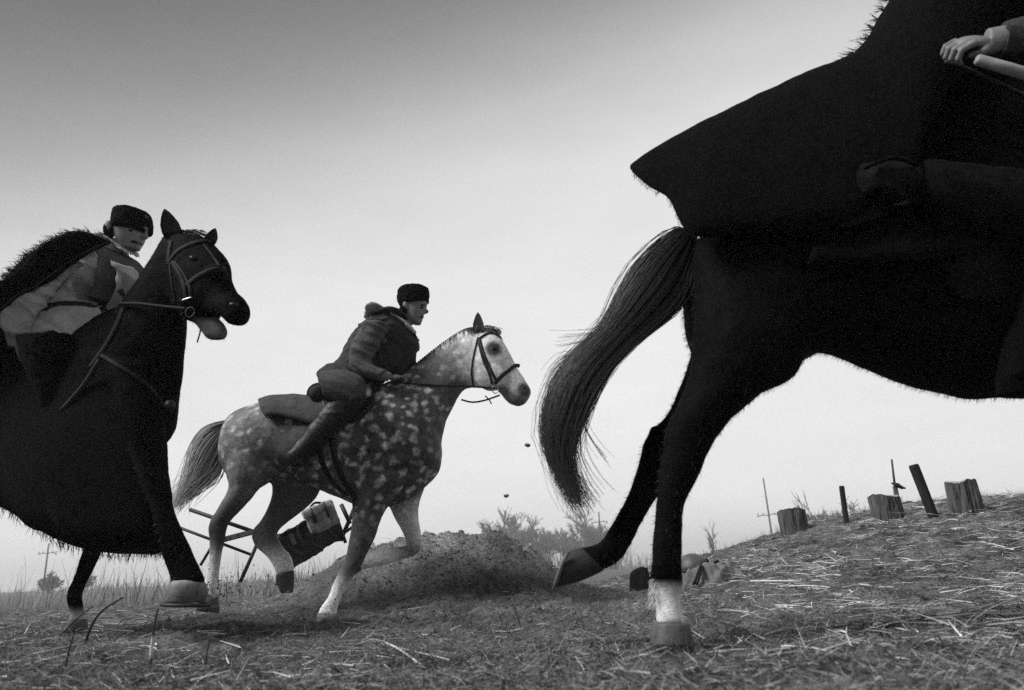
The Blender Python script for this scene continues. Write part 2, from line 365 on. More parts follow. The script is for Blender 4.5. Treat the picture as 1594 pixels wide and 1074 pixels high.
def ribbons(mb_name, material, base, az, el, length, width, bend, tone, parent=None, seg=3, kind=None, org=None, droop=None):
    """many narrow blades in one mesh: base (N,3), azimuth, elevation, length, width, bend, tone"""
    N = len(base); d = np.stack([np.cos(az)*np.cos(el), np.sin(az)*np.cos(el), np.sin(el)], 1)
    sd_ = np.stack([-np.sin(az), np.cos(az), np.zeros(N)], 1); upv = np.cross(sd_, d)*-1
    tw = rng.uniform(0, math.pi, N)[:, None]; wv = sd_*np.cos(tw)+upv*np.sin(tw)
    V = []; 
    for k in range(seg+1):
        t = k/seg; p = base+d*(length*t)[:, None]+np.array([0, 0, -1.0])*(bend*length*t*t)[:, None]+sd_*(bend*length*.6*np.sin(t*2.5))[:, None]*np.sign(np.sin(az*7))[:, None]
        w = width*(1-.75*t)
        V.append(p-wv*w[:, None]); V.append(p+wv*w[:, None])
    V = np.stack(V, 1).reshape(-1, 3); k = 2*(seg+1)
    F = np.concatenate([np.stack([np.arange(N)*k+2*j, np.arange(N)*k+2*j+1, np.arange(N)*k+2*j+3, np.arange(N)*k+2*j+2], 1) for j in range(seg)])
    me = bpy.data.meshes.new(mb_name); root = parent
    while root is not None and root.parent is not None: root = root.parent
    o0 = ORG.get(root, np.zeros(3)) if org is None else org
    nf = len(F); me.vertices.add(len(V)); me.vertices.foreach_set('co', (V-o0).astype(np.float32).ravel())
    me.loops.add(nf*4); me.loops.foreach_set('vertex_index', F.astype(np.int32).ravel())
    me.polygons.add(nf); me.polygons.foreach_set('loop_start', np.arange(0, nf*4, 4, dtype=np.int32)); me.polygons.foreach_set('loop_total', np.full(nf, 4, np.int32))
    me.update(); me.validate()
    at = me.attributes.new('tone', 'FLOAT', 'POINT'); at.data.foreach_set('value', np.repeat(tone, k).astype(np.float32))
    me.materials.append(M[material]); o = bpy.data.objects.new(mb_name, me); link(o, parent)
    if parent is None and org is not None: o.location = list(org)
    if kind: o['kind'] = kind
    return o
def strands(mb, L, Rr, Yc, n, thick, r0, r1, tone_fn, jit=.012, seg=12, smax=(.7, 1.0)):
    """hair between two outline curves L and Rr (profile points)"""
    Lc = smooth_poly(L, 40); Rc_ = smooth_poly(Rr, 40)
    for i in range(n):
        t = rng.beta(1.1, 1.1); s1 = rng.uniform(*smax); z0 = rng.normal(0, thick*.5); pts = []; w1, w2 = rng.normal(0, jit, 2); fr = rng.uniform(1.5, 4)
        tt = t+rng.normal(0, .08)
        for k in range(seg+1):
            sp = s1*k/seg; i0 = min(int(sp*39), 38); f = sp*39-i0
            a = Lc[i0]*(1-f)+Lc[i0+1]*f; b = Rc_[i0]*(1-f)+Rc_[i0+1]*f; q = a*(1-tt)+b*tt
            Y = (Yc(q[0]) if callable(Yc) else Yc)+z0*(.35+math.sin(min(1, sp*1.2)*math.pi*.75))
            p = P(q[0], q[1], Y); e = sp*sp
            pts.append(p+np.array([w1*e*math.sin(fr*sp*2), 0, w2*e*math.cos(fr*sp)]))
        rr = np.linspace(r0, r1, seg+1); mb.tube(pts, rr, 3, 0, cap=False, tones=[tone_fn(s1*k/seg, t) for k in range(seg+1)])
def hairs(mb, pts, dirs, n, ln, r, tone, spread=.35, curl=.3):
    """short tapered hairs growing from points"""
    pts = np.asarray(pts); dirs = np.asarray(dirs)
    for i in range(n):
        k = rng.integers(len(pts)); l = ln*rng.uniform(.4, 1.25); d = dirs[k]+rng.normal(0, spread, 3); d /= np.linalg.norm(d); c = rng.normal(0, curl, 3)
        p = pts[k]+rng.normal(0, .006, 3)
        q = [p+d*l*t+c*l*t*t*.5+np.array([0, 0, -.15*l*t*t]) for t in (0, .35, .7, 1)]
        mb.tube(q, [r, r*.9, r*.6, r*.15], 3, tone*rng.uniform(.7, 1.4), cap=False)
def folds(amp, freq, seed=1, dirv=(1, .3, .5)):
    """creased cloth: sharp warped ridges with soft hollows between them"""
    dv = np.array(dirv)/np.linalg.norm(dirv)
    def f(V):
        a = V@dv; b = V@np.array([.3, .2, 1]); c = V@np.array([.6, -.9, .1])
        wx = fbm(a*freq*.35+3, b*freq*.35+c*2, 2, seed+9); wy = fbm(b*freq*.3, c*freq*.4+a*2, 2, seed+19)
        q = noise2(a*freq*.8+2.2*wx, b*freq*.3+c*freq*.35+1.6*wy, seed); r = 1-np.abs(q)*3.6
        q2 = noise2(b*freq*.9+2*wy, a*freq*.35-c*freq*.5, seed+4); r2 = 1-np.abs(q2)*4.5
        return amp*(.75*np.sign(r)*np.abs(r)**1.6+.35*np.clip(r2, -.5, 1)+.35*fbm(b*freq*2.2, a*freq*1.6+c*freq, 2, seed+5))-amp*.35
    return f

# ------------------------------------------------------------------ terrain
PINS = []
def H0(x, y):
    x = np.asarray(x, float); y = np.asarray(y, float)
    mound = .60*np.exp(-(((x+.72)/.98)**2)-(((y-6.75)/.85)**2))*(1+.25*fbm(x*1.6, y*1.6, 3, 3))
    mound = mound+.16*np.exp(-(((x+.05)/.55)**2)-(((y-6.5)/.7)**2))+.14*np.exp(-(((x+1.75)/.6)**2)-(((y-6.6)/.7)**2))
    r = sstep(.5, 4.6, x)*.72+sstep(.2, 1.8, x)*.10
    prof = sstep(2.2, 8.2, y)**1.05*(1-sstep(8.6, 16, y))
    back = -.25*sstep(9, 40, y)
    left = .06*np.exp(-(((x+2.2)/1.1)**2)-(((y-3.6)/1.2)**2))
    far = 2.2*fbm(x*.006, y*.006, 2, 40)*sstep(60, 250, np.hypot(x, y))*.25
    return mound+r*prof+back+left+far+.05*fbm(x*.7, y*.7, 2, 21)*sstep(16, 6, np.hypot(x, y))
def H(x, y):
    h = H0(x, y)
    for (cx, cy, dz, rr) in PINS: h = h+dz*np.exp(-((np.asarray(x)-cx)**2+(np.asarray(y)-cy)**2)/(rr*rr))
    return h
def pin(p, rr=.35):
    d = float(p[2]-H(p[0], p[1])); PINS.append((float(p[0]), float(p[1]), d, rr))
HOOVES = [P(1046, 1006, 2.57), P(508, 974, 5.18), P(118, 985, 3.95), P(325, 952, 5.18)]
for h_ in HOOVES: pin(h_-np.array([0, 0, .016]))
def ground_hit(px, py, y0=1.2, y1=14):
    ys = np.arange(y0, y1, .02); d = ray(px, py); pts = CAM[None]+d[None]*(ys/d[1])[:, None]
    hh = H(pts[:, 0], pts[:, 1]); k = np.nonzero(pts[:, 2] < hh)[0]
    if len(k) == 0: k = [int(np.argmin(pts[:, 2]-hh))]
    return np.array([pts[k[0], 0], pts[k[0], 1], hh[k[0]]])
def soilmask(x, y):   # bare turned earth on the mound and trodden track
    m = np.exp(-(((x+.6)/1.25)**2)-(((y-6.6)/1.2)**2)); tr = np.exp(-((y-4.6-.25*x)/1.1)**2)*sstep(3, 1, np.abs(x+.4))
    return np.clip(1.25*m+.75*tr, 0, 1)
def detail(x, y):
    r = np.hypot(x, y); k = 1-sstep(10, 22, r); so = soilmask(x, y)
    a = .034*fbm(x*5, y*5, 3, 60)+.032*fbm(x*19, y*19, 2, 70)+.012*(.5-np.abs(fbm(x*34, y*34, 2, 80)))
    b = .06*fbm(x*4, y*4, 3, 90)+.05*np.abs(fbm(x*13, y*13, 3, 91))+.03*fbm(x*30, y*30, 2, 95)
    for h_ in HOOVES: k = k*(1-.9*np.exp(-((x-h_[0])**2+(y-h_[1])**2)/.028))
    return k*(a*(1-so*.6)+b*so)
def make_ground():
    r = [.0, .3, .6, .9]; 
    while r[-1] < 13: r.append(r[-1]*1.0062)
    while r[-1] < 900: r.append(r[-1]*1.07)
    r = np.array(r); a1 = np.linspace(R(-48), R(48), 620); a2 = np.linspace(R(48), R(312), 60)[1:-1]
    an = np.concatenate([a1, a2]); nr, na = len(r), len(an)
    A, RR = np.meshgrid(an, r); X = RR*np.sin(A); Y = RR*np.cos(A); Z = H(X, Y)+detail(X, Y)
    V = np.stack([X, Y, Z], -1).reshape(-1, 3); i, j = np.meshgrid(np.arange(nr-1), np.arange(na), indexing='ij'); j2 = (j+1) % na
    F = np.stack([i*na+j, i*na+j2, (i+1)*na+j2, (i+1)*na+j], -1).reshape(-1, 4)[:, ::-1]
    me = bpy.data.meshes.new('ground'); me.vertices.add(len(V)); me.vertices.foreach_set('co', V.astype(np.float32).ravel())
    nf = len(F); me.loops.add(nf*4); me.loops.foreach_set('vertex_index', np.ascontiguousarray(F).astype(np.int32).ravel())
    me.polygons.add(nf); me.polygons.foreach_set('loop_start', np.arange(0, nf*4, 4, dtype=np.int32)); me.polygons.foreach_set('loop_total', np.full(nf, 4, np.int32))
    me.update(); me.validate()
    so = soilmask(V[:, 0], V[:, 1]); at = me.attributes.new('soil', 'FLOAT', 'POINT'); at.data.foreach_set('value', so.astype(np.float32))
    m = bpy.data.materials.new('trampled_earth'); m.use_nodes = True; t = m.node_tree; b = t.nodes['Principled BSDF']; b.inputs['Roughness'].default_value = .95; b.inputs['Specular IOR Level'].default_value = .12
    tcn = t.nodes.new('ShaderNodeTexCoord')
    def nz(sc, det=6, ro=.65, st=(1, 1, 1)):
        mp = t.nodes.new('ShaderNodeMapping'); mp.inputs['Scale'].default_value = st; t.links.new(tcn.outputs['Object'], mp.inputs[0])
        n = t.nodes.new('ShaderNodeTexNoise'); n.inputs['Scale'].default_value = sc; n.inputs['Detail'].default_value = det; n.inputs['Roughness'].default_value = ro
        t.links.new(mp.outputs[0], n.inputs['Vector']); return n.outputs['Fac']
    def rng_(src, a, b_, c, d):
        n = t.nodes.new('ShaderNodeMapRange'); n.inputs[1].default_value = a; n.inputs[2].default_value = b_; n.inputs[3].default_value = c; n.inputs[4].default_value = d; t.links.new(src, n.inputs[0]); return n.outputs[0]
    def mth(op, a, b_):
        n = t.nodes.new('ShaderNodeMath'); n.operation = op
        for k, v in ((0, a), (1, b_)):
            if isinstance(v, (int, float)): n.inputs[k].default_value = v
            else: t.links.new(v, n.inputs[k])
        return n.outputs[0]
    grass = mth('MULTIPLY', rng_(nz(4), .38, .66, .04, .21), rng_(nz(60, 5, .7), .35, .65, .25, 2.0))
    soil = mth('MULTIPLY', rng_(nz(2.5), .38, .66, .10, .27), rng_(nz(45, 6, .7), .35, .65, .35, 1.7))
    sa = t.nodes.new('ShaderNodeAttribute'); sa.attribute_name = 'soil'
    mx = t.nodes.new('ShaderNodeMix'); mx.data_type = 'FLOAT'; t.links.new(sa.outputs['Fac'], mx.inputs[0]); t.links.new(grass, mx.inputs[2]); t.links.new(soil, mx.inputs[3])
    t.links.new(mx.outputs[0], b.inputs['Base Color'])
    bp = t.nodes.new('ShaderNodeBump'); bp.inputs['Strength'].default_value = .9; bp.inputs['Distance'].default_value = .02
    t.links.new(mth('ADD', nz(70, 6, .7), mth('MULTIPLY', nz(220, 3), .5)), bp.inputs['Height']); t.links.new(bp.outputs[0], b.inputs['Normal'])
    me.materials.append(m); me.polygons.foreach_set('use_smooth', [True]*nf)
    return tag(link(bpy.data.objects.new('ground', me)), 'trampled earth with a dirt mound and a rising slope on the right', kind='structure')
ground = make_ground()
def HD(x, y): return H(x, y)+detail(x, y)

# haze: one closed box of even, pale air around everything
hb = MB(); hb.box((0, 0, 10), 905, 905, 13)
hm = bpy.data.materials.new('haze'); hm.use_nodes = True; hm.node_tree.nodes.clear()
pv = hm.node_tree.nodes.new('ShaderNodeVolumePrincipled'); pv.inputs['Color'].default_value = (.95, .95, .95, 1); pv.inputs['Density'].default_value = .0014; pv.inputs['Anisotropy'].default_value = .3
mo = hm.node_tree.nodes.new('ShaderNodeOutputMaterial'); hm.node_tree.links.new(pv.outputs[0], mo.inputs['Volume'])
hz = hb.build('haze', hm, shade=False); tag(hz, 'thin pale haze over the field', kind='stuff')

# ------------------------------------------------------------------ horses
def body_fur(parent, body, n, ln, w, tone, flow):
    me = body.data; off = ORG[parent]; k = rng.integers(len(me.polygons), size=n); pc = np.array([me.polygons[int(i)].center for i in k])+off; pn = np.array([me.polygons[int(i)].normal for i in k])
    d = pn*.55+np.asarray(flow)+rng.normal(0, .18, (n, 3)); d /= np.linalg.norm(d, axis=1)[:, None]
    return ribbons('coat_hair', 'hair_dark', pc-pn*.002, np.arctan2(d[:, 1], d[:, 0]), np.arcsin(np.clip(d[:, 2], -1, 1)), rng.uniform(.4, 1.2, n)*ln, np.full(n, w), rng.uniform(0, .2, n), tone*rng.uniform(.5, 1.8, n), parent=parent, seg=2, kind='stuff')
def mk(mb, secs, Yf, lat, **k): mb.loft(secs, Yf, lat, **k)
LATY = np.array([0, 1.0, 0])
def hoof(parent, secs, Yf, lat, dY, tone=.05, name='hoof', mat_='hoof'):
    h = MB(); h.loft(secs, Yf, lat, per=3, n=16, dY=dY, tone=tone); return h.build(name, mat_, parent, shade=True)
def ear(parent, base, tip, mid_w, Y, tone, material, turn=.35):
    """cupped ear: base ((x,y),(x,y)) and tip in profile"""
    b1, b2 = base; mb = MB(); rings = []; ton = []
    for t in (0, .2, .45, .7, .88, 1):
        wv = [1, 1.12, 1.05, .72, .4, .06][[0, .2, .45, .7, .88, 1].index(t)]
        c = np.array([(b1[0]+b2[0])/2*(1-t)+tip[0]*t, (b1[1]+b2[1])/2*(1-t)+tip[1]*t]); hw = np.array([b2[0]-b1[0], b2[1]-b1[1]])/2*wv*mid_w
        a = P(*(c-hw), Y); b = P(*(c+hw), Y); m = (a+b)/2; u = (b-a)/2; L = np.linalg.norm(u); n = np.array([0, 1.0, 0])*L*.7
        th = np.linspace(0, 2*math.pi, 12, endpoint=False); ring = []
        for q in th:
            ring.append(m+u*math.cos(q)+n*(math.sin(q) if math.sin(q) > 0 else -.15*math.sin(q)))
        rings.append(ring); ton.append(tone)
    mb.ring_mesh(rings, ton); return mb.build('ear', material, parent)
def eye(parent, bvh, px, py, r, material='eye', fallback=None):
    p, n = hit(bvh, px, py)
    if p is None: return
    m = MB(); m.ell(p+np.array([0, r*.35, 0]), r, r, r*.8); return m.build('eye', material, parent)

# ---- the near horse on the right, black, cut by the frame
RY = 2.7
def right_horse():
    t = thing('black_horse', 'near black horse at the right edge, rump and white hind pastern towards the camera', 'horse', P(1046, 1006, 2.7), 'galloping horses')
    b = MB(); c = .0042
    b.loft([(1080, 374, 1070, 440, .10), (1104, 350, 1076, 540, .2), (1160, 325, 1120, 610, .265), (1230, 318, 1195, 605, .285), (1290, 325, 1278, 552, .275), (1350, 335, 1345, 567, .29),
            (1420, 345, 1425, 598, .31), (1500, 345, 1500, 617, .31), (1560, 330, 1562, 621, .29), (1620, 318, 1630, 612, .27), (1690, 335, 1690, 585, .22), (1740, 400, 1732, 520, .12)], RY, LATY, tone=c, n=26)
    NEAR, FAR = -.13, .12
    b.loft([(1082, 440, 1225, 440, .12), (1080, 500, 1250, 520, .15), (1079, 548, 1240, 582, .14), (1070, 592, 1192, 612, .11), (1052, 635, 1150, 640, .085), (1034, 668, 1120, 672, .066), (1031, 700, 1101, 703, .056),
            (1025, 745, 1085, 748, .046), (1021, 785, 1066, 788, .037), (1018, 830, 1061, 830, .034), (1015, 880, 1060, 880, .034), (1011, 903, 1061, 903, .038, .006), (1014, 918, 1061, 920, .037, .7), (1019, 935, 1061, 938, .035, .8), (1020, 965, 1068, 965, .04, .8), (1018, 972, 1072, 972, .042, .7)], RY, LATY, dY=NEAR, tone=c)
    b.loft([(1079, 530, 1210, 590, .12), (1060, 600, 1160, 635, .10), (1036, 648, 1112, 672, .075), (1008, 676, 1076, 706, .056), (990, 730, 1052, 745, .046), (966, 792, 1022, 776, .037), (946, 826, 1000, 812, .035),
            (932, 843, 986, 842, .036), (916, 848, 970, 868, .037), (900, 853, 945, 886, .037), (890, 858, 925, 894, .042)], RY, LATY, dY=FAR, tone=c)
    # point of hock, fore limbs, neck and head carry on out of the frame
    b.loft([(1540, 560, 1620, 560, .10), (1550, 640, 1610, 640, .075), (1560, 720, 1605, 720, .05), (1566, 770, 1602, 770, .045), (1572, 840, 1600, 840, .033), (1572, 880, 1602, 880, .036), (1580, 910, 1608, 910, .034)], RY+.03, LATY, dY=.14, tone=c) if False else None
    b.loft([(1650, 520, 1740, 500, .1), (1710, 590, 1770, 560, .075), (1780, 650, 1826, 630, .055), (1812, 690, 1850, 672, .048), (1790, 740, 1826, 740, .034), (1768, 790, 1802, 795, .036), (1752, 815, 1790, 830, .036)], RY, LATY, dY=-.12, tone=c)
    b.loft([(1640, 520, 1730, 500, .1), (1720, 580, 1780, 550, .075), (1820, 600, 1850, 570, .055), (1880, 620, 1905, 590, .045), (1940, 650, 1960, 625, .034), (1975, 672, 2000, 650, .036)], RY, LATY, dY=.12, tone=c)
    b.loft([(1590, 322, 1740, 520, .18), (1650, 280, 1760, 440, .14), (1720, 220, 1800, 360, .105), (1790, 160, 1850, 290, .085), (1840, 125, 1880, 255, .075)], RY, LATY, tone=c)
    b.loft([(1830, 118, 1850, 262, .075), (1880, 125, 1890, 268, .1), (1925, 165, 1905, 275, .095), (1965, 225, 1930, 300, .07), (2000, 285, 1960, 335, .062), (2015, 320, 1985, 350, .04)], RY, LATY, tone=c)
    b.ell(P(1018, 680, RY+.12), .022, .03, .045, c); b.ell(P(1042, 690, RY-.13), .024, .04, .055, c)
    body = b.build('body', 'black_coat', t, remesh=.011, smooth=3, disp=lambda V: .009*fbm(V[:, 0]*8, V[:, 2]*8+V[:, 1]*4, 3, 5))
    hoof(t, [(1017, 969, 1073, 969, .046, .09), (1014, 985, 1077, 986, .055, .08), (1011, 1004, 1082, 1006, .064, .07)], RY, LATY, NEAR)
    hoof(t, [(905, 852, 940, 888, .036, .03), (893, 855, 924, 896, .045, .03), (886, 858, 900, 906, .054, .03), (883, 861, 864, 915, .06, .03)], RY, LATY, FAR)
    hf = [(1752, 815, 1790, 832, .046, .03), (1735, 830, 1788, 856, .06, .03)]; hoof(t, hf, RY, LATY, -.12)
    hoof(t, [(1975, 668, 2004, 648, .046, .03), (1990, 690, 2035, 660, .06, .03)], RY, LATY, .12)
    sh = MB(); a = [P(885, 859, RY+.06), P(872, 885, RY+.06), P(863, 914, RY+.07), P(864, 914, RY+.17), P(874, 885, RY+.18), P(886, 859, RY+.18)]
    sh.tube(smooth_poly(a, 14), .007, 6); sh.build('horseshoe', 'lash', t)
    ear(t, ((1826, 130), (1850, 124)), (1838, 85), 1.0, RY-.06, c, 'black_coat'); ear(t, ((1846, 130), (1868, 126)), (1862, 86), 1.0, RY+.06, c, 'black_coat')
    mn = MB()
    for i in range(220):
        k = rng.uniform(0, 1); x0 = 1610+k*220; y0 = 312-k*190; p = P(x0, y0, RY+rng.normal(0, .02)); l = rng.uniform(.08, .2)
        q = [p+np.array([-.3*l*s, -.25*l*s*s, .15*l*s-.6*l*s*s]) for s in (0, .4, .7, 1)]; mn.tube(q, [.003, .003, .002, .0008], 3, .01, cap=False)
    mn.build('mane', 'hair_dark', t)
    # tail
    tl = MB()
    Lo = [(1072, 358), (1050, 360), (1012, 392), (974, 440), (944, 500), (902, 542), (868, 582), (850, 630), (846, 680), (862, 725), (884, 765), (905, 790)]
    Ro = [(1084, 366), (1084, 400), (1076, 440), (1056, 478), (992, 530), (952, 572), (926, 612), (906, 655), (890, 700), (892, 735), (900, 765), (909, 792)]
    tl.loft([(1074, 358, 1086, 380, .03, .013), (1045, 366, 1080, 420, .055, .015), (1010, 402, 1066, 462, .06, .016), (972, 452, 1025, 490, .055, .015), (945, 508, 985, 532, .045, .013), (910, 548, 945, 572, .03, .012), (880, 590, 915, 615, .012, .012)], RY+.02, LATY, per=4, n=12)
    strands(tl, Lo, Ro, RY+.02, 1500, .09, .0017, .0005, lambda s, q: .022+.05*s, jit=.035)
    fl = [([(1060, 400), (1000, 470), (940, 515), (900, 525), (872, 528)], 14), ([(1060, 450), (1035, 490), (1000, 525), (975, 545)], 16), ([(990, 520), (930, 600), (908, 650), (925, 690), (945, 715)], 12), ([(1000, 505), (925, 620), (900, 690), (915, 740), (935, 770)], 10), ([(960, 490), (905, 545), (875, 560), (855, 590)], 12), ([(900, 620), (885, 700), (895, 745), (925, 790)], 9)]
    for base, k in fl:
        for i in range(k):
            q = smooth_poly(np.array(base)+np.linspace(0, 1, len(base))[:, None]*rng.normal(0, 9, 2), 12); q2 = [P(x, y, RY+.02+rng.normal(0, .02)) for x, y in q]
            tl.tube(q2, np.linspace(.0016, .0005, 12), 3, .03, cap=False)
    tl.build('tail', 'hair_dark', t)
    fe = MB(); pts = [P(1013+rng.uniform(0, 8), rng.uniform(902, 940), RY-.15+rng.uniform(-.01, .04)) for _ in range(80)]; hairs(fe, pts, [np.array([-.45, -.1, -.9])]*80, 130, .018, .0011, .6, .2, .2); fe.build('fetlock_hair', 'hair_pale', t)
    body_fur(t, body, 36000, .020, .0007, .006, (-.55, 0, -.45))
    return t, body
rh, rh_body = right_horse()
rh_bvh = bvh_of(rh_body)

# ---- dapple grey horse in the middle
GY = 5.3
def gray_horse():
    t = thing('gray_horse', 'dapple grey horse galloping in the middle with a pale head', 'horse', P(508, 974, 5.3), 'galloping horses')
    b = MB(); N, Fa = -.13, .12; m = .10
    b.loft([(353, 662, 347, 700, .08, 0.272, 0.45), (366, 643, 352, 735, .2, 0.248, 0.55), (395, 630, 385, 765, .26, 0.235, 0.7), (430, 622, 430, 745, .27, 0.235, 0.75), (480, 624, 480, 757, .29, 0.21, 0.95), (530, 622, 530, 776, .30, 0.272, .9),
            (575, 610, 575, 792, .29, 0.272, 1), (615, 592, 615, 786, .26, 0.272, 1), (650, 600, 655, 764, .22, 0.238, 1), (675, 645, 682, 735, .14, 0.192, .9), (685, 672, 688, 712, .07, 0.16, .8)], GY, LATY, n=26)
    b.loft([(600, 602, 682, 724, .18, 0.272, 1), (635, 576, 692, 668, .135, 0.287, .9), (668, 549, 704, 637, .105, 0.318, .8), (698, 527, 720, 610, .088, 0.51, .5), (720, 513, 734, 604, .078, 0.797, .15), (736, 509, 746, 602, .076, 0.85, .0)], GY, LATY)
    b.loft([(734, 513, 728, 598, .07, 0.751), (748, 510, 740, 601, .085, 0.85), (764, 513, 752, 603, .098, 0.85), (779, 524, 761, 604, .097, 0.85), (792, 548, 770, 606, .082, 0.85), (804, 570, 777, 611, .066, 0.85), (816, 588, 785, 621, .06, 0.85), (825, 601, 792, 628, .06, 0.569), (828, 610, 799, 631, .05, 0.364), (824, 620, 807, 633, .035, 0.273), (819, 627, 811, 632, .02, 0.273)], GY, LATY)
    b.ell(P(765, 583, GY-.05), .12, .055, .13, .62)                                      # cheek
    b.loft([(352, 690, 435, 690, .13, 0.26, .4), (352, 735, 418, 738, .125, 0.273, .5), (354, 763, 402, 762, .09, 0.205, .3), (340, 790, 384, 786, .064, 0.114), (325, 815, 358, 813, .05, 0.0683), (325, 845, 349, 845, .036, 0.091), (325, 875, 343, 876, .028, 0.569), (319, 900, 341, 903, .033, 0.85), (314, 918, 338, 924, .032, 0.85), (310, 930, 338, 932, .036, 0.683)], GY, LATY, dY=N)
    b.loft([(415, 725, 505, 740, .13, 0.114), (424, 768, 492, 776, .1, 0.114), (410, 803, 457, 806, .07, 0.114), (392, 827, 433, 827, .052, 0.114), (398, 850, 437, 846, .042, 0.182), (417, 868, 450, 861, .034, 0.637), (428, 886, 456, 878, .037, 0.819), (430, 897, 457, 889, .038, 0.683)], GY, LATY, dY=Fa)
    b.loft([(540, 750, 630, 750, .11, 0.194, 1), (549, 790, 600, 795, .085, 0.182, .9), (546, 830, 583, 836, .058, 0.114, .4), (536, 872, 566, 876, .044, 0.0797, .1), (527, 893, 552, 896, .036, 0.182), (516, 915, 538, 919, .03, 0.796), (507, 934, 530, 936, .035, 0.85), (499, 946, 526, 950, .034, 0.85), (494, 956, 526, 958, .038, 0.85)], GY, LATY, dY=N)
    b.loft([(598, 765, 662, 755, .11, 0.205, .5), (610, 797, 651, 792, .075, 0.52, .2), (626, 828, 655, 826, .052, 0.65), (632, 848, 656, 846, .048, 0.455), (622, 850, 650, 862, .042, 0.227), (602, 852, 622, 873, .032, 0.683), (582, 858, 592, 880, .031, 0.85), (568, 862, 574, 885, .035, 0.85), (558, 862, 560, 886, .036, 0.85)], GY, LATY, dY=Fa)
    for q in ((395, 685, -.14, .2, .13, .22, .26, .5), (625, 690, -.13, .17, .14, .24, .15, 1.0), (600, 745, -.12, .16, .12, .13, .15, 1)):
        b.ell(P(q[0], q[1], GY+q[2]), q[3], q[4], q[5], q[6], q[7])
    body = b.build('body', 'gray_coat', t, remesh=.0115, smooth=4, paint=[(P(768, 543, GY-.09), .085, .03, .95), (P(816, 606, GY-.05), .075, .04, .9), (P(800, 630, GY-.03), .12, .10, .8), (P(783, 610, GY-.06), .07, .08, .8), (P(752, 580, GY-.1), .11, .28, .6), (P(742, 515, GY), .09, .1, .7), (P(712, 612, GY-.05), .16, .05, .8), (P(690, 680, GY-.05), .2, .07, .7), (P(735, 570, GY-.08), .06, .6, .5)], disp=lambda V: .008*fbm(V[:, 0]*8, V[:, 2]*8+V[:, 1]*4, 3, 15))
    hoof(t, [(494, 955, 527, 957, .044, .12), (491, 972, 531, 974, .056, .10)], GY, LATY, N)
    hoof(t, [(430, 895, 458, 888, .044, .04), (430, 908, 458, 908, .05, .04), (438, 924, 456, 922, .05, .04)], GY, LATY, Fa)
    hoof(t, [(310, 928, 340, 931, .044, .08), (305, 950, 342, 954, .056, .08)], GY, LATY, N)
    hoof(t, [(560, 860, 562, 888, .044, .06), (543, 862, 548, 897, .054, .06)], GY, LATY, Fa)
    bv = bvh_of(body)
    ear(t, ((737, 518), (753, 518)), (744, 486), 1.0, GY-.06, .035, 'hair_dark'); ear(t, ((764, 521), (779, 522)), (777, 512), .9, GY+.09, .2, 'hair_dark')
    for (x, y, r) in ((768, 543, .027), (815, 604, .02)):
        p, n = hit(bv, x, y)
        if p is not None:
            e = MB(); e.ell(p+np.array([0, r*.5, 0]), r, r*.75, r*.72, .012); e.build('eye' if r > .022 else 'nostril', 'eye' if r > .022 else 'hair_dark', t)
    # smudge of dark skin round the eye is part of the eye socket
    so = MB(); p, n = hit(bv, 768, 543)
    if p is not None: so.ell(p+np.array([.0, .026, 0]), .045, .028, .036, .02); so.build('eye_rim', 'hair_dark', t)
    mn = MB()
    for i in range(900):
        k = rng.uniform(0, 1); q = smooth_poly([(615, 590), (650, 563), (690, 532), (722, 512), (742, 508)], 50)[int(k*49)]; p = P(q[0], q[1]+1, GY+rng.normal(0, .018)); l = rng.uniform(.04, .11)
        sdn = rng.choice([-1, 1], p=[.6, .4])
        qq = [p+np.array([-.25*l*s+.3*l*s*s, .35*sdn*l*s, .25*l*s-.9*l*s*s]) for s in (0, .4, .7, 1)]; mn.tube(qq, [.004, .004, .003, .001], 3, rng.choice([.03, .05, .3], p=[.5, .3, .2]), cap=False)
    mn.build('mane', 'hair_dark', t)
    fo = MB()
    for i in range(130):
        p = P(rng.uniform(748, 768), rng.uniform(510, 518), GY+rng.normal(0, .03)); l = rng.uniform(.06, .14)
        d = np.array([rng.uniform(-.6, .6), rng.uniform(-.5, .2), rng.uniform(.1, .7)]); qq = [p+d*l*s+np.array([.2*l*s*s, 0, -.7*l*s*s]) for s in (0, .4, .7, 1)]; fo.tube(qq, [.004, .0035, .003, .001], 3, rng.choice([.03, .12]), cap=False)
    fo.build('forelock', 'hair_dark', t)
    tl = MB(); Lo = [(360, 655), (335, 662), (314, 675), (298, 700), (288, 735), (276, 760), (264, 782)]; Ro = [(360, 672), (352, 695), (346, 722), (336, 742), (312, 762), (288, 780), (266, 792)]
    tl.loft([(356, 660, 358, 676, .03, .2), (335, 664, 350, 700, .05, .10), (312, 682, 340, 725, .05, .08), (298, 710, 325, 745, .035, .12), (288, 742, 305, 762, .015, .25)], GY+.02, LATY, n=10)
    strands(tl, Lo, Ro, GY+.02, 650, .10, .0042, .0014, lambda s, q: (.35 if s < .12 else .10+.7*s**1.6) if q > .3 else .08+.75*s**1.3, jit=.05)
    tl.build('tail', 'hair_pale', t)
    # bridle and breast girths
    br = thing_part('bridle', t); w = .011
    for nm, pix, ww in (('browband', [(745, 528), (757, 520), (768, 519), (780, 526)], .011), ('cheek_strap', [(746, 526), (752, 548), (762, 572), (771, 590)], .011), ('cheek_strap', [(745, 532), (752, 560), (762, 583), (766, 598)], .009), ('noseband', [(770, 597), (780, 586), (792, 577), (802, 569), (809, 570)], .015), ('throat_strap', [(744, 525), (737, 555), (734, 580), (737, 600)], .007)):
        strap(bv, pix, ww, .005, mb=None).build(nm, 'leather', br)
    bit = MB(); p = P(771, 606, GY-.08); th = np.linspace(0, 2*math.pi, 14)
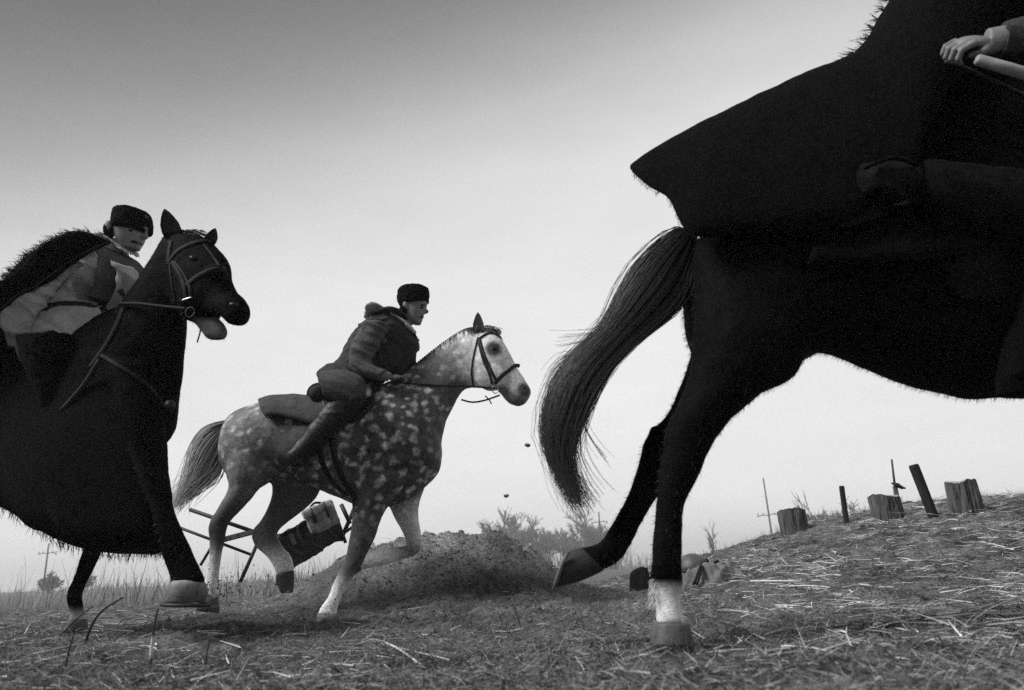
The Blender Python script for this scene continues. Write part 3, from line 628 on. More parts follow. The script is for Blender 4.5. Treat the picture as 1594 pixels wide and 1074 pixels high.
    bit.tube(np.stack([p[0]+.022*np.cos(th), np.full(14, p[1]), p[2]+.03*np.sin(th)], 1), .004, 5); bit.build('bit_ring', 'metal', br)
    rein = MB(); q = smooth_poly([(612, 594), (660, 599), (715, 601), (771, 604)], 20); rein.tube([P(x, y, GY-.15+.07*(x-612)/160) for x, y in q], .007, 6); rein.build('rein', 'leather', br)
    rein = MB(); q = smooth_poly([(718, 622), (735, 626), (755, 623), (778, 615)], 16); rein.tube([P(x, y, GY+.08) for x, y in q], .007, 6); q = smooth_poly([(755, 616), (762, 623), (765, 629)], 5); rein.tube([P(x, y, GY+.075) for x, y in q], .005, 5); rein.build('rein', 'leather', br)
    return t, body, bv
def thing_part(name, parent):
    o = bpy.data.objects.new(name, None); o.empty_display_size = .05; link(o, parent); return o
gh, gh_body, gh_bvh = gray_horse()

# ---- black horse on the left, turned a little towards the camera
LSL = -.0016
def LYf(x): return 3.6+(x-270)*LSL
lh_lat = np.array([math.sin(R(26)), math.cos(R(26)), 0])
def left_horse():
    t = thing('black_horse', 'black horse on the left with open mouth and a lifted forehoof', 'horse', P(118, 985, 3.95), 'galloping horses')
    b = MB(); c = .0022
    b.loft([(258, 575, 254, 655, .07), (243, 530, 240, 700, .14), (205, 478, 205, 740, .22), (150, 500, 150, 762, .28), (80, 512, 85, 770, .29), (0, 512, 0, 765, .3), (-60, 502, -60, 755, .3), (-120, 496, -120, 735, .28), (-165, 520, -160, 700, .2), (-192, 570, -186, 640, .1)], LYf, lh_lat, tone=c, n=24)
    b.loft([(185, 490, 252, 690, .19), (200, 466, 262, 640, .16), (226, 424, 274, 585, .115), (246, 390, 280, 535, .09), (258, 370, 284, 495, .078), (270, 360, 292, 478, .07)], LYf, lh_lat, tone=c)
    b.loft([(262, 362, 272, 470, .07), (284, 357, 278, 480, .09), (316, 368, 286, 491, .105), (338, 386, 295, 497, .105), (352, 405, 306, 497, .09), (356, 430, 316, 496, .078), (367, 451, 328, 494, .07), (379, 463, 341, 491, .068), (386, 474, 350, 500, .064), (387, 487, 357, 507, .054), (380, 500, 366, 508, .034)], LYf, lh_lat, tone=c)
    b.loft([(294, 474, 290, 497, .06, .01), (312, 486, 306, 506, .05, .014), (326, 494, 316, 518, .045, .10), (342, 498, 324, 527, .043, .14), (350, 509, 336, 529, .036, .14), (352, 519, 346, 528, .022, .12)], LYf, lh_lat)
    # fore limbs: the trailing one on the ground, the leading one lifted towards us; hind limbs are out of the frame
    b.loft([(140, 720, 215, 720, .1), (142, 780, 190, 780, .075), (134, 840, 166, 845, .052), (122, 880, 146, 885, .046), (112, 905, 135, 908, .036), (103, 925, 129, 926, .036, .01), (104, 942, 131, 944, .036, .012), (109, 956, 131, 957, .034, .4), (106, 966, 134, 966, .038, .5)], lambda x: 3.95, lh_lat, tone=c)
    b.loft([(165, 560, 245, 570, .10,   .0022, 0, .22), (176, 640, 254, 640, .12,   .0022, 0, .19), (196, 705, 260, 700, .11,   .0022, 0, .14), (214, 745, 263, 738, .09,   .0022, 0, .09), (232, 790, 270, 785, .062,   .0022, 0, .03), (245, 830, 283, 822, .052, .0022, 0, 0), (252, 860, 296, 850, .044), (260, 886, 308, 876, .042), (266, 904, 318, 898, .045), (262, 912, 322, 908, .05)], lambda x: 3.36, lh_lat, tone=c)
    for dd, xo in ((-.16, 0), (.16, -30)):
        b.loft([(-190+xo, 600, -80+xo, 620, .13), (-190+xo, 690, -100+xo, 700, .11), (-175+xo, 760, -120+xo, 765, .07), (-180+xo, 810, -140+xo, 810, .05), (-172+xo, 860, -147+xo, 860, .034), (-172+xo, 915, -145+xo, 915, .036), (-160+xo, 945, -130+xo, 945, .036)], lambda x: 4.3, lh_lat, dY=dd, tone=c)
    b.ell(P(312, 455, LYf(312)-.06), .12, .06, .12, c); b.ell(P(338, 420, LYf(338)-.05), .05, .05, .04, c)
    body = b.build('body', 'black_coat', t, remesh=.0115, smooth=4, disp=lambda V: .006*fbm(V[:, 0]*10, V[:, 2]*10+V[:, 1]*4, 3, 25))
    for dd, xo in ((-.16, 0), (.16, -30)):
        hoof(t, [(-162+xo, 942, -128+xo, 942, .045, .04), (-168+xo, 968, -122+xo, 970, .06, .04)], lambda x: 4.3, lh_lat, dd)
    hoof(t, [(106, 964, 135, 964, .046, .10), (101, 984, 138, 986, .058, .06)], lambda x: 3.95, lh_lat, 0)
    h2 = hoof(t, [(268, 904, 314, 902, .05, .30), (263, 911, 321, 909, .066, .16), (259, 924, 324, 923, .076, .10), (256, 938, 320, 937, .08, .08)], lambda x: 3.36, lh_lat, 0)
    sh = MB(); c0 = P(289, 940, 3.36); th = np.linspace(0, 2*math.pi, 20); sh.tube(np.stack([c0[0]+.098*np.cos(th), c0[1]+.085*np.sin(th), np.full(20, c0[2]-.003)-.006*np.cos(th)], 1), .009, 6); sh.build('horseshoe', 'iron', t)
    bv = bvh_of(body)
    ear(t, ((258, 370), (282, 366)), (256, 325), 1.15, LYf(268)-.08, c, 'black_coat'); ear(t, ((316, 376), (334, 380)), (335, 355), 1.0, LYf(325)+.08, c, 'black_coat')
    eye(t, bv, 300, 402, .022)
    nb = MB(); p, n = hit(bv, 362, 474)
    if p is not None: nb.ell(p+np.array([0, .012, 0]), .026, .02, .016, .004); nb.build('nostril', 'eye', t)
    mn = MB()
    for i in range(330):
        k = rng.uniform(0, 1); q = smooth_poly([(190, 478), (210, 448), (232, 412), (252, 380), (270, 360)], 50)[int(k*49)]; p = P(q[0]+3, q[1]+4, LYf(q[0])+rng.normal(0, .018)); l = rng.uniform(.03, .09)
        qq = [p+np.array([-.35*l*s, -.3*l*s, .1*l*s-.8*l*s*s]) for s in (0, .4, .7, 1)]; mn.tube(qq, [.003, .003, .002, .0008], 3, .02, cap=False)
    for i in range(90):
        p = P(rng.uniform(280, 315), rng.uniform(358, 366), LYf(300)+rng.normal(0, .03)); l = rng.uniform(.03, .09)
        qq = [p+np.array([-.1*l*s+.7*l*s*s, -.1*l*s, .35*l*s-.6*l*s*s]) for s in (0, .4, .7, 1)]; mn.tube(qq, [.003, .003, .002, .0008], 3, .015, cap=False)
    mn.build('mane', 'hair_dark', t)
    tl = MB(); strands(tl, [(-185, 570), (-215, 600), (-230, 680), (-235, 760)], [(-185, 590), (-195, 650), (-200, 720), (-205, 780)], 4.35, 200, .08, .004, .0012, lambda s, q: .015); tl.build('tail', 'hair_dark', t)
    br = thing_part('bridle', t)
    for nm, pix, ww in (('browband', [(262, 410), (275, 392), (297, 380), (318, 375), (328, 378)], .014), ('headpiece', [(266, 376), (263, 395), (262, 412)], .014), ('cheek_strap', [(268, 408), (282, 432), (288, 452), (290, 470)], .012), ('cheek_strap', [(272, 408), (288, 430), (296, 450), (297, 466)], .009), ('noseband', [(290, 445), (305, 432), (325, 422), (342, 419), (350, 420)], .014), ('throat_strap', [(264, 405), (268, 440), (274, 475)], .007), ('face_strap', [(318, 382), (332, 400), (344, 418)], .008)):
        strap(bv, pix, ww, .005).build(nm, 'strap', br)
    bu = strap(bv, [(285, 468), (293, 465), (301, 463)], .004, .004, n=6, lift=.012); bu.build('buckle', 'metal', br)
    bit = MB(); p = P(296, 486, LYf(300)-.13); th = np.linspace(0, 2*math.pi, 14)
    bit.tube(np.stack([p[0]+.022*np.cos(th), np.full(14, p[1]), p[2]+.026*np.sin(th)], 1), .004, 5); bit.build('bit_ring', 'iron', br)
    tg = MB(); tg.loft([(300, 479, 301, 484, .02, .3), (318, 481, 317, 487, .024, .3), (330, 484, 329, 489, .02, .25)], lambda x: LYf(x)-.045, lh_lat, n=10); tg.build('tongue', 'hair_pale', t)
    rein = MB(); q = smooth_poly([(186, 473), (215, 473), (250, 477), (290, 481)], 20); rein.tube([P(x, y, LYf(x)-.2+.06*(x-186)/100) for x, y in q], .010, 6); rein.build('rein', 'strap', br)
    ln = MB(); q = smooth_poly([(313, 500), (312, 515), (307, 533)], 8); ln.tube([P(x, y, LYf(300)-.05) for x, y in q], .004, 5); ln.build('hanging_strap', 'leather', br)
    strap(bv, [(158, 553), (180, 567), (205, 582), (230, 600), (245, 617), (256, 634)], .011, .005).build('breast_strap', 'strap', t)
    strap(bv, [(192, 480), (180, 510), (160, 545), (135, 580)], .014, .006).build('shoulder_strap', 'strap', t)
    body_fur(t, body, 26000, .016, .0007, .005, (-.4, 0, -.5))
    bs = MB(); p = P(264, 632, LYf(264)-.03); bs.ell(p, .028, .028, .032, .02); bs.build('strap_boss', 'leather', t)
    return t, body, bv
lh, lh_body, lh_bvh = left_horse()

# ------------------------------------------------------------------ riders
def hand(mb, wrist, d, up, size=1.0, tone=.17, curl=1.1, side=1):
    """palm, four unequal curled fingers and a thumb; d points to the knuckles, up is the back of the hand"""
    wrist = np.asarray(wrist, float); d = np.asarray(d, float); d /= np.linalg.norm(d); up = np.asarray(up, float); up -= d*np.dot(up, d); up /= np.linalg.norm(up); s = np.cross(d, up)*side
    k = size; rot = np.stack([d, s, up], 1)
    mb.ell(wrist+d*.05*k, .056*k, .041*k, .018*k, tone, rot=rot, n=14)
    for i, (o, l) in enumerate(((-.034, .92), (-.0115, 1.0), (.0115, .95), (.034, .76))):
        p = wrist+d*.088*k+s*o*k; a = .35*curl; r = .0098*k
        for L in (.043*l, .027*l, .021*l):
            dv = d*math.cos(a)-up*math.sin(a); q = p+dv*L*k; mb.capsule(p, q, r, r*.92, tone, 8); p = q; a += .85*curl; r *= .92
    p = wrist+d*.02*k-s*.03*k-up*.006*k; q = wrist+d*.058*k-s*.05*k-up*.02*k; mb.capsule(p, q, .013*k, .0105*k, tone, 8)
    mb.capsule(q, wrist+d*.082*k-s*.03*k-up*.034*k, .0105*k, .009*k, tone, 8)
def face(mb, Yf, lat, pts, tone=.17):
    """extra relief on a head seen in profile: nose, brow, lips, chin, ear - pixel places on the midline or the near side"""
    for (kind, x, y, r) in pts:
        Y = Yf(x) if callable(Yf) else Yf
        if kind == 'nose': mb.ell(P(x, y, Y), r*1.35, r*.85, r*1.1, tone)
        elif kind == 'bridge': mb.ell(P(x, y, Y), r, r*.6, r*1.5, tone)
        elif kind == 'brow': mb.ell(P(x, y, Y), r, r*3.0, r*.8, tone)
        elif kind == 'lip': mb.ell(P(x, y, Y), r, r*2.0, r*.55, tone)
        elif kind == 'chin': mb.ell(P(x, y, Y), r, r*1.4, r, tone)
        elif kind == 'ear': mb.ell(P(x, y, Y)-np.asarray(lat)*.076, r*.7, r*.4, r*1.15, tone)
        elif kind == 'cheek': mb.ell(P(x, y, Y)-np.asarray(lat)*.045, r, r*.7, r*.8, tone)

# ---- rider of the grey horse
def gray_rider():
    t = thing('person', 'rider in a dark hooded coat and black fur hat crouching on the grey horse', 'person', P(520, 640, GY), 'riders')
    Y = GY; head = [(630, 462, 660, 460, .05), (626, 470, 666, 468, .07), (624, 480, 664, 478, .076), (626, 488, 661, 487, .075), (631, 496, 658, 497, .066), (640, 503, 655, 505, .045)]
    torso = [(507, 612, 556, 612, .15), (512, 582, 590, 594, .16), (534, 550, 632, 580, .165), (548, 524, 646, 556, .18), (563, 506, 648, 530, .19), (582, 494, 640, 512, .16), (606, 490, 636, 506, .09)]
    arm = [(566, 505, 602, 512, .06), (552, 530, 588, 540, .058), (544, 556, 577, 558, .054), (549, 573, 578, 562, .05), (566, 586, 586, 570, .046), (590, 592, 602, 577, .04), (602, 594, 610, 581, .035)]
    thigh = [(500, 580, 508, 626, .09), (525, 580, 528, 626, .09), (547, 583, 545, 628, .08), (565, 595, 547, 632, .07), (566, 620, 540, 632, .06)]
    calf = [(570, 622, 534, 598, .062), (560, 636, 526, 608, .062), (539, 657, 509, 630, .06), (510, 684, 484, 662, .052), (486, 704, 466, 686, .044), (474, 715, 455, 699, .042)]
    b = MB(); b.loft(head, Y, LATY, tone=.17); b.loft([(618, 485, 648, 497, .055), (610, 496, 640, 508, .07)], Y, LATY, tone=.17)
    b.loft(torso, Y, LATY, tone=.17); b.loft(arm, Y, LATY, dY=-.24, tone=.17); b.loft(arm, Y, LATY, dY=.22, tone=.17)
    for s in (-.36, .36): b.loft(thigh[:-1], Y, LATY, dY=s, inflate=-.034, tone=.17); b.loft(calf, Y, LATY, dY=s, inflate=-.034, tone=.17)
    b.loft([(575, 500, 600, 530, .06), (575, 500, 600, 530, .05)], Y, LATY, dY=-.15, tone=.17)
    face(b, Y, LATY, [('nose', 663, 485, .017), ('bridge', 662, 479, .013), ('brow', 662, 474, .012), ('lip', 657, 494, .012), ('chin', 651, 502, .02), ('ear', 633, 480, .03), ('cheek', 652, 487, .028)])
    w = P(607, 588, Y-.24); hand(b, w, P(630, 584, Y-.12)-w, (0, -.5, 1), 1.0, .17, 1.15); w2 = P(607, 588, Y+.2); hand(b, w2, P(632, 588, Y+.1)-w2, (0, .5, 1), 1.0, .17, 1.15, -1)
    body = b.build('body', 'skin', t, remesh=.0065, smooth=2)
    c = MB(); c.loft(torso[:-1]+[(600, 487, 640, 510, .12)], Y, LATY, inflate=.02); 
    c.build('coat', 'coat', t, remesh=.009, smooth=3, disp=folds(.020, 9, 31, (1, .2, .25)))
    for s in (-.25, .22):
        sl_ = MB(); sl_.loft([(572, 500, 606, 508, .06)]+arm[:-1], Y, LATY, dY=s, inflate=.010); sl_.build('sleeve', 'coat_sleeve', t, remesh=.008, smooth=2, disp=folds(.016, 14, 32, (.3, .2, 1)))
    sk = MB(); sk.arch([(496, 580, 500, 604, .2), (503, 574, 512, 606, .22), (522, 566, 530, 600, .23), (540, 570, 552, 590, .23)], Y, LATY, n=17); sk.build('coat_skirt', 'coat', t, solid=.012, disp=folds(.014, 12, 33))
    for s in (-.36, .36):
        br = MB(); br.loft(thigh, Y, LATY, dY=s, inflate=.018); br.build('trouser_leg', 'breeches', t, remesh=.009, smooth=3, disp=folds(.016, 13, 35, (.4, .1, 1)))
    for s in (-.36, .36):
        bo = MB(); bo.loft(calf, Y, LATY, dY=s, inflate=.012); bo.loft([(482, 696, 455, 700, .046), (476, 708, 447, 704, .048), (474, 716, 444, 712, .048), (477, 725, 452, 724, .04)], Y, LATY, dY=s, inflate=.004)
        bo.build('boot', 'leather', t, remesh=.008, smooth=3, disp=folds(.005, 16, 37))
    h = MB(); h.loft([(630, 446, 660, 446, .07), (620, 451, 667, 450, .1), (618, 461, 669, 458, .108), (619, 470, 668, 468, .106), (622, 477, 668, 471, .098), (626, 478, 664, 471, .085)], Y, LATY, n=20); h.build('fur_hat', 'hat', t, remesh=.008, smooth=2, disp=lambda V: .007*fbm(V[:, 0]*60, V[:, 2]*60+V[:, 1]*50, 3, 41))
    ho = MB(); ho.loft([(565, 496, 578, 500, .08), (567, 483, 590, 499, .19), (576, 472, 606, 500, .22), (592, 479, 616, 506, .22), (606, 487, 630, 516, .21), (622, 497, 644, 526, .205), (634, 505, 653, 533, .17), (645, 515, 654, 533, .11)], Y, LATY, n=18)
    ho.build('hood', 'canvas', t, remesh=.008, smooth=2, disp=folds(.016, 16, 43, (1, .2, .7)))
    co = MB(); co.loft([(590, 488, 610, 500, .19), (604, 484, 632, 498, .17), (618, 486, 640, 500, .13)], Y, LATY, dY=-.05, inflate=.008); co.build('collar', 'coat', t, remesh=.01, smooth=2, disp=folds(.008, 14, 45))
    for (x, y, dy, sx_, sy_, sz_, nm) in ((656.5, 479, .05, .016, .012, .008, 'eye'), (658, 475, .055, .022, .012, .005, 'eyebrow'), (656, 493.5, .03, .02, .02, .0045, 'mouth')):
        e = MB(); e.ell(P(x, y, Y-dy), sx_, sy_, sz_); e.build(nm, 'eye', t)
    e = MB(); e.ell(P(628, 484, Y-.045), .035, .05, .05); e.build('hair', 'hat', t)
    return t, body
gr, gr_body = gray_rider()
# saddle gear of the grey horse
def gray_saddle():
    t = thing('saddle', 'dark military saddle on the dapple grey horse', 'saddle', P(520, 630, GY), 'saddles')
    m = MB(); m.arch([(506, 618, 506, 640, .295), (530, 612, 528, 655, .305), (560, 604, 558, 655, .30), (586, 596, 584, 630, .28)], GY, LATY, n=15); m.build('saddle_flap', 'leather', t, solid=.02, disp=folds(.006, 8, 51))
    s = MB(); s.loft([(497, 606, 497, 624, .1), (515, 612, 515, 628, .17), (550, 612, 550, 626, .15), (585, 596, 583, 620, .1), (597, 586, 594, 612, .05)], GY, LATY); s.build('seat', 'leather', t)
    for pix in ([(497, 690), (502, 720), (518, 750), (540, 772)], [(517, 682), (522, 715), (534, 745), (553, 778)]):
        strap(gh_bvh, pix, .022, .006).build('girth', 'leather', t)
    st = MB(); st.tube(smooth_poly([P(452, 722, GY-.37), P(470, 727, GY-.37), P(482, 715, GY-.37), P(472, 700, GY-.38), P(458, 706, GY-.38)], 14), .008, 6); st.build('stirrup', 'iron', t)
    l = MB(); l.tube(smooth_poly([P(475, 702, GY-.38), P(500, 680, GY-.385), P(525, 655, GY-.375)], 8), .009, 6); l.build('stirrup_leather', 'leather', t)
    g = thing('saddle_rug', 'grey saddle rug spread over the rump of the dapple grey horse', 'rug', P(440, 640, GY))
    m = MB(); m.arch([(410, 624, 416, 650, .29), (425, 620, 432, 646, .31), (460, 616, 465, 655, .325), (495, 618, 497, 662, .335), (520, 620, 516, 660, .335)], GY, LATY, n=15); m.build('cloth', 'rug', g, solid=.014, disp=folds(.012, 9, 53))
    sd2 = MB(); sd2.arch([(428, 640, 428, 700, .315), (445, 642, 450, 715, .325), (470, 640, 470, 690, .33), (490, 640, 488, 680, .335)], GY, LATY, n=15); sd2.build('lower_cloth', 'rug', g, solid=.012, disp=folds(.016, 11, 54))
    b = thing('bedroll', 'rolled dark blanket strapped behind the rider of the grey horse', 'bedroll', P(495, 612, GY))
    r = MB(); pts = [P(494, 612, GY+y) for y in (-.27, -.25, -.1, .1, .25, .27)]; r.tube(pts, [.03, .062, .066, .066, .062, .03], 16); r.build('roll', 'coat', b, disp=folds(.006, 14, 55))
    for y in (-.14, .14):
        s = MB(); c = P(494, 612, GY+y); th = np.linspace(0, 2*math.pi, 16); s.tube(np.stack([c[0]+.072*np.cos(th), np.full(16, c[1]), c[2]+.072*np.sin(th)], 1), .009, 5); s.build('strap', 'leather', b)
gray_saddle()

# ---- rider of the left horse
def left_rider():
    Yb = lambda x: 3.82
    lat = np.array([math.sin(R(24)), math.cos(R(24)), 0])
    t = thing('person', 'rider on the left in a pale belted tunic, shaggy black cloak and black cap', 'person', P(90, 600, 3.85), 'riders')
    head = [(182, 326, 226, 328, .06), (176, 340, 233, 342, .078), (175, 353, 232, 354, .082), (176, 365, 228, 366, .08), (180, 376, 223, 378, .07), (190, 386, 216, 389, .05)]
    torso = [(45, 570, 128, 560, .19), (52, 520, 145, 520, .19), (64, 482, 160, 480, .175), (66, 445, 185, 450, .19), (82, 408, 203, 425, .21), (105, 384, 198, 402, .21), (140, 372, 192, 390, .13), (162, 368, 190, 384, .08)]
    arm = [(75, 395, 112, 420, .075), (45, 425, 92, 450, .07), (14, 458, 66, 482, .064), (2, 490, 52, 500, .06), (6, 520, 48, 522, .05), (12, 540, 42, 542, .042)]
    arm2 = [(170, 400, 205, 420, .07), (185, 425, 214, 445, .06), (180, 450, 205, 470, .055), (165, 478, 185, 495, .045), (150, 495, 164, 508, .038)]
    thigh = [(30, 530, 120, 520, .1), (35, 560, 118, 570, .1), (52, 600, 120, 612, .09), (72, 640, 122, 648, .075)]
    calf = [(68, 630, 118, 640, .06), (60, 680, 102, 690, .058), (50, 740, 84, 748, .05), (45, 790, 72, 796, .045)]
    b = MB(); b.loft(head, Yb, lat, tone=.15); b.loft([(170, 368, 200, 384, .06), (160, 378, 196, 398, .075)], Yb, lat, tone=.15); b.loft(torso, Yb, lat, tone=.15)
    b.loft(arm, Yb, lat, dY=-.2, tone=.15); b.loft(arm2, Yb, lat, dY=-.05, tone=.15)
    for s in (-.27, .27): b.loft(thigh, Yb, lat, dY=s, inflate=-.034, tone=.15); b.loft(calf, Yb, lat, dY=s-.02, inflate=-.034, tone=.15)
    face(b, Yb, lat, [('nose', 226, 369, .015), ('bridge', 227, 363, .012), ('brow', 228, 357, .012), ('lip', 220, 379, .012), ('chin', 213, 386, .02), ('ear', 186, 359, .03), ('cheek', 210, 366, .03)], .15)
    w = P(28, 538, Yb(0)-.2); hand(b, w, P(40, 575, 3.55)-w, (-1, -.4, 0), 1.0, .15, .9)
    w = P(157, 502, Yb(0)-.08); hand(b, w, P(150, 528, 3.66)-w, (-.3, -1, .3), 1.0, .15, 1.15, -1)
    body = b.build('body', 'skin', t, remesh=.006, smooth=2)
    tu = MB(); tu.loft(torso[1:], Yb, lat, inflate=.018); tu.loft(arm2[:-1], Yb, lat, dY=-.05, inflate=.012)
    tu.build('tunic', 'tunic', t, remesh=.008, smooth=2, disp=folds(.040, 8, 61, (1, .3, .6)))
    sl_ = MB(); sl_.loft([(96, 382, 130, 412, .075)]+arm[:-1], Yb, lat, dY=-.24, inflate=.006); sl_.build('sleeve', 'tunic', t, remesh=.008, smooth=2, disp=folds(.020, 12, 62, (.6, .3, 1)))
    sk = MB(); sk.arch([(40, 500, 38, 535, .2), (62, 478, 58, 528, .22), (90, 470, 84, 520, .235), (118, 470, 122, 532, .24), (145, 474, 150, 520, .23), (166, 480, 176, 512, .2)], lambda x: 3.82, lat, n=17); sk.build('tunic_skirt', 'tunic', t, solid=.01, disp=folds(.03, 11, 63, (1, .1, .3)))
    vb = bvh_of(*[o for o in t.children if o.name.startswith('tunic')])
    strap(vb, [(62, 482), (90, 474), (120, 474), (150, 478), (168, 482)], .022, .006, lift=.008).build('belt', 'leather', t)
    strap(vb, [(148, 382), (160, 400), (170, 425), (185, 448), (196, 462)], .020, .006, lift=.006).build('shoulder_belt', 'leather', t)
    ve = MB(); ve.loft([(150, 392, 205, 398, .17), (162, 420, 222, 424, .18), (160, 450, 214, 455, .18), (150, 474, 196, 478, .17)], Yb, lat, dY=.03, inflate=.012); ve.build('waistcoat', 'breeches', t, remesh=.009, smooth=3, disp=folds(.01, 10, 65))
    bu = MB(); c = hit(bvh_of(body), 168, 415)[0]; c = P(168, 415, 3.6) if c is None else c-np.array([0, .06, 0]); bu.tube([c+np.array([-.014, 0, .002]), c+np.array([.014, 0, .006])], .004, 6); bu.build('buckle', 'metal', t)
    for s in (-.27, .27):
        br = MB(); br.loft(thigh, Yb, lat, dY=s, inflate=.022); br.build('trouser_leg', 'blackcloth', t, remesh=.01, smooth=3, disp=folds(.012, 11, 67))
    for s in (-.29, .25):
        bo = MB(); bo.loft(calf, Yb, lat, dY=s, inflate=.014); bo.loft([(45, 785, 76, 785, .045), (44, 802, 100, 806, .046), (46, 818, 108, 818, .04)], Yb, lat, dY=s); bo.build('boot', 'blackcloth', t, remesh=.01, smooth=3)
    co = MB(); co.loft([(148, 372, 180, 392, .12), (158, 362, 196, 384, .12), (166, 362, 205, 392, .1), (185, 384, 216, 402, .08)], Yb, lat, inflate=.006); co.build('collar', 'tunic', t, remesh=.008, smooth=2, disp=folds(.012, 14, 69))
    h = MB(); h.loft([(190, 328, 222, 326, .07), (178, 330, 233, 329, .095), (174, 335, 237, 336, .102), (172, 343, 239, 347, .105), (171, 351, 239, 357, .105), (173, 356, 236, 362, .10), (179, 358, 232, 364, .085)], Yb, lat, n=20); h.build('fur_hat', 'hat', t, remesh=.007, smooth=1, disp=lambda V: .0045*fbm(V[:, 0]*60, V[:, 2]*60+V[:, 1]*50, 3, 71))
    hv = bvh_of([o for o in t.children if o.name.startswith('fur_hat')][0]); p, n = hit(hv, 227, 338)
    if p is not None:
        st = MB(); u = np.cross(np.array([0, 0, 1.0]), n); u /= np.linalg.norm(u); v = np.cross(n, u); ring = []
        for k in range(10):
            r_ = .014 if k % 2 == 0 else .006; a = math.pi/2+k*math.pi/5; ring.append(p+n*.004+u*r_*math.cos(a)+v*r_*math.sin(a))
        st.ring_mesh([ring, [q+n*.003 for q in ring]], [.1, .1]); st.build('star_badge', 'lash', t, shade=False)
    for (x, y, dy, sx_, sy_, sz_, nm) in ((217, 365, .058, .014, .01, .006, 'eye'), (219, 361, .06, .02, .012, .005, 'eyebrow'), (217, 380, .035, .018, .02, .0035, 'mouth')):
        e = MB(); e.ell(P(x, y, 3.82)-lat*dy, sx_, sy_, sz_); e.build(nm, 'eye', t)
    e = MB(); e.ell(P(180, 362, 3.82)-lat*.04, .03, .045, .05); e.build('hair', 'hat', t)
    # shaggy cloak: shoulders, and the long skirt that hangs over the horse
    ck = thing_part('cloak', t)
    c = MB(); c.loft([(166, 368, 170, 378, .06), (142, 361, 150, 386, .17), (112, 363, 120, 402, .23), (84, 380, 94, 424, .26), (56, 408, 68, 445, .28), (26, 437, 40, 462, .29), (-20, 478, -2, 505, .3), (-60, 530, -40, 560, .3)], lambda x: 3.76, lat, n=20, drape=True)
    cm = c.build('shoulder_cape', 'felt', ck, remesh=.012, smooth=2, disp=folds(.012, 8, 73))
    V = c.final[rng.integers(len(c.final), size=6000)]; pts = V; ctr = P(60, 470, 3.86); dr = []
    for p in pts: d = p-ctr; d[2] += .1; dr.append(d/np.linalg.norm(d)+np.array([-.8, 0, -.1]))
    c = MB(); c.loft([(162, 367, 168, 380, .05), (140, 361, 140, 388, .07), (112, 363, 108, 408, .08), (84, 380, 80, 427, .085), (56, 408, 54, 446, .085), (30, 435, 28, 458, .08), (-10, 465, -10, 490, .08), (-50, 510, -45, 540, .08)], lambda x: 3.5+.0012*max(0, x-80), lat, n=16)
    c.build('shoulder_flap', 'felt', ck, remesh=.010, smooth=2, disp=folds(.008, 8, 74)); pts = np.concatenate([pts, c.final[rng.integers(len(c.final), size=2500)]])
    for p in pts[len(dr):]: dr.append(np.array([-.6, -.5, .3]))
    ed = MB(); q = smooth_poly([(168, 379), (140, 390), (108, 410), (80, 429), (54, 448), (28, 460), (-10, 492)], 24); ed.tube([P(a, b_, 3.43+.0012*max(0, a-80)) for a, b_ in q], .008, 6); ed.build('cloak_piping', 'felt', ck)
    hr = MB(); hairs(hr, pts, dr, 8000, .034, .0017, .0035, .45, .4); hr.build('shaggy_hair', 'fur', ck)
    d = MB(); rings = d.arch([(250, 600, 256, 852, .12), (232, 560, 244, 858, .24), (200, 520, 200, 862, .34), (150, 510, 150, 858, .42), (100, 520, 110, 848, .47), (60, 520, 66, 828, .48), (20, 520, 20, 797, .46), (-40, 500, -40, 770, .43), (-100, 500, -100, 760, .42)], LYf, np.array([0, 1.0, 0]), n=21, per=5, far=(-70, 0))
    d.build('cloak_skirt', 'felt', ck, solid=.012, disp=folds(.02, 5, 75, (1, .2, .1)))
    hr = MB(); pts = [r[0] for r in rings]+[r[-1] for r in rings]; pts = [p+(q-p)*f for p, q in zip(pts, pts[1:]) for f in np.linspace(0, 1, 4) if np.linalg.norm(p-q) < .4]; hairs(hr, pts, [np.array([.1, 0, -1.0])]*len(pts), 900, .035, .0016, .010, .3, .3)
    pts = [np.asarray(p) for p in rings[0]]; hairs(hr, pts, [np.array([1.0, 0, -.4])]*len(pts), 160, .03, .0016, .01, .3, .3)
    hr.build('hem_hair', 'fur', ck)
    return t
lr = left_rider()
s_ = thing('saddle', 'black saddle under the rider of the left horse', 'saddle', P(90, 560, 3.9), 'saddles')
m = MB(); m.loft([(30, 500, 30, 540, .1), (60, 515, 60, 550, .2), (110, 510, 110, 545, .18), (150, 485, 148, 525, .1), (162, 470, 160, 510, .05)], LYf, lh_lat); m.build('seat', 'leather', s_)
m = MB(); m.tube(smooth_poly([P(155, 560, 3.45), P(130, 600, 3.45), P(95, 640, 3.45)], 10), .012, 6); m.build('stirrup_leather', 'strap', s_)

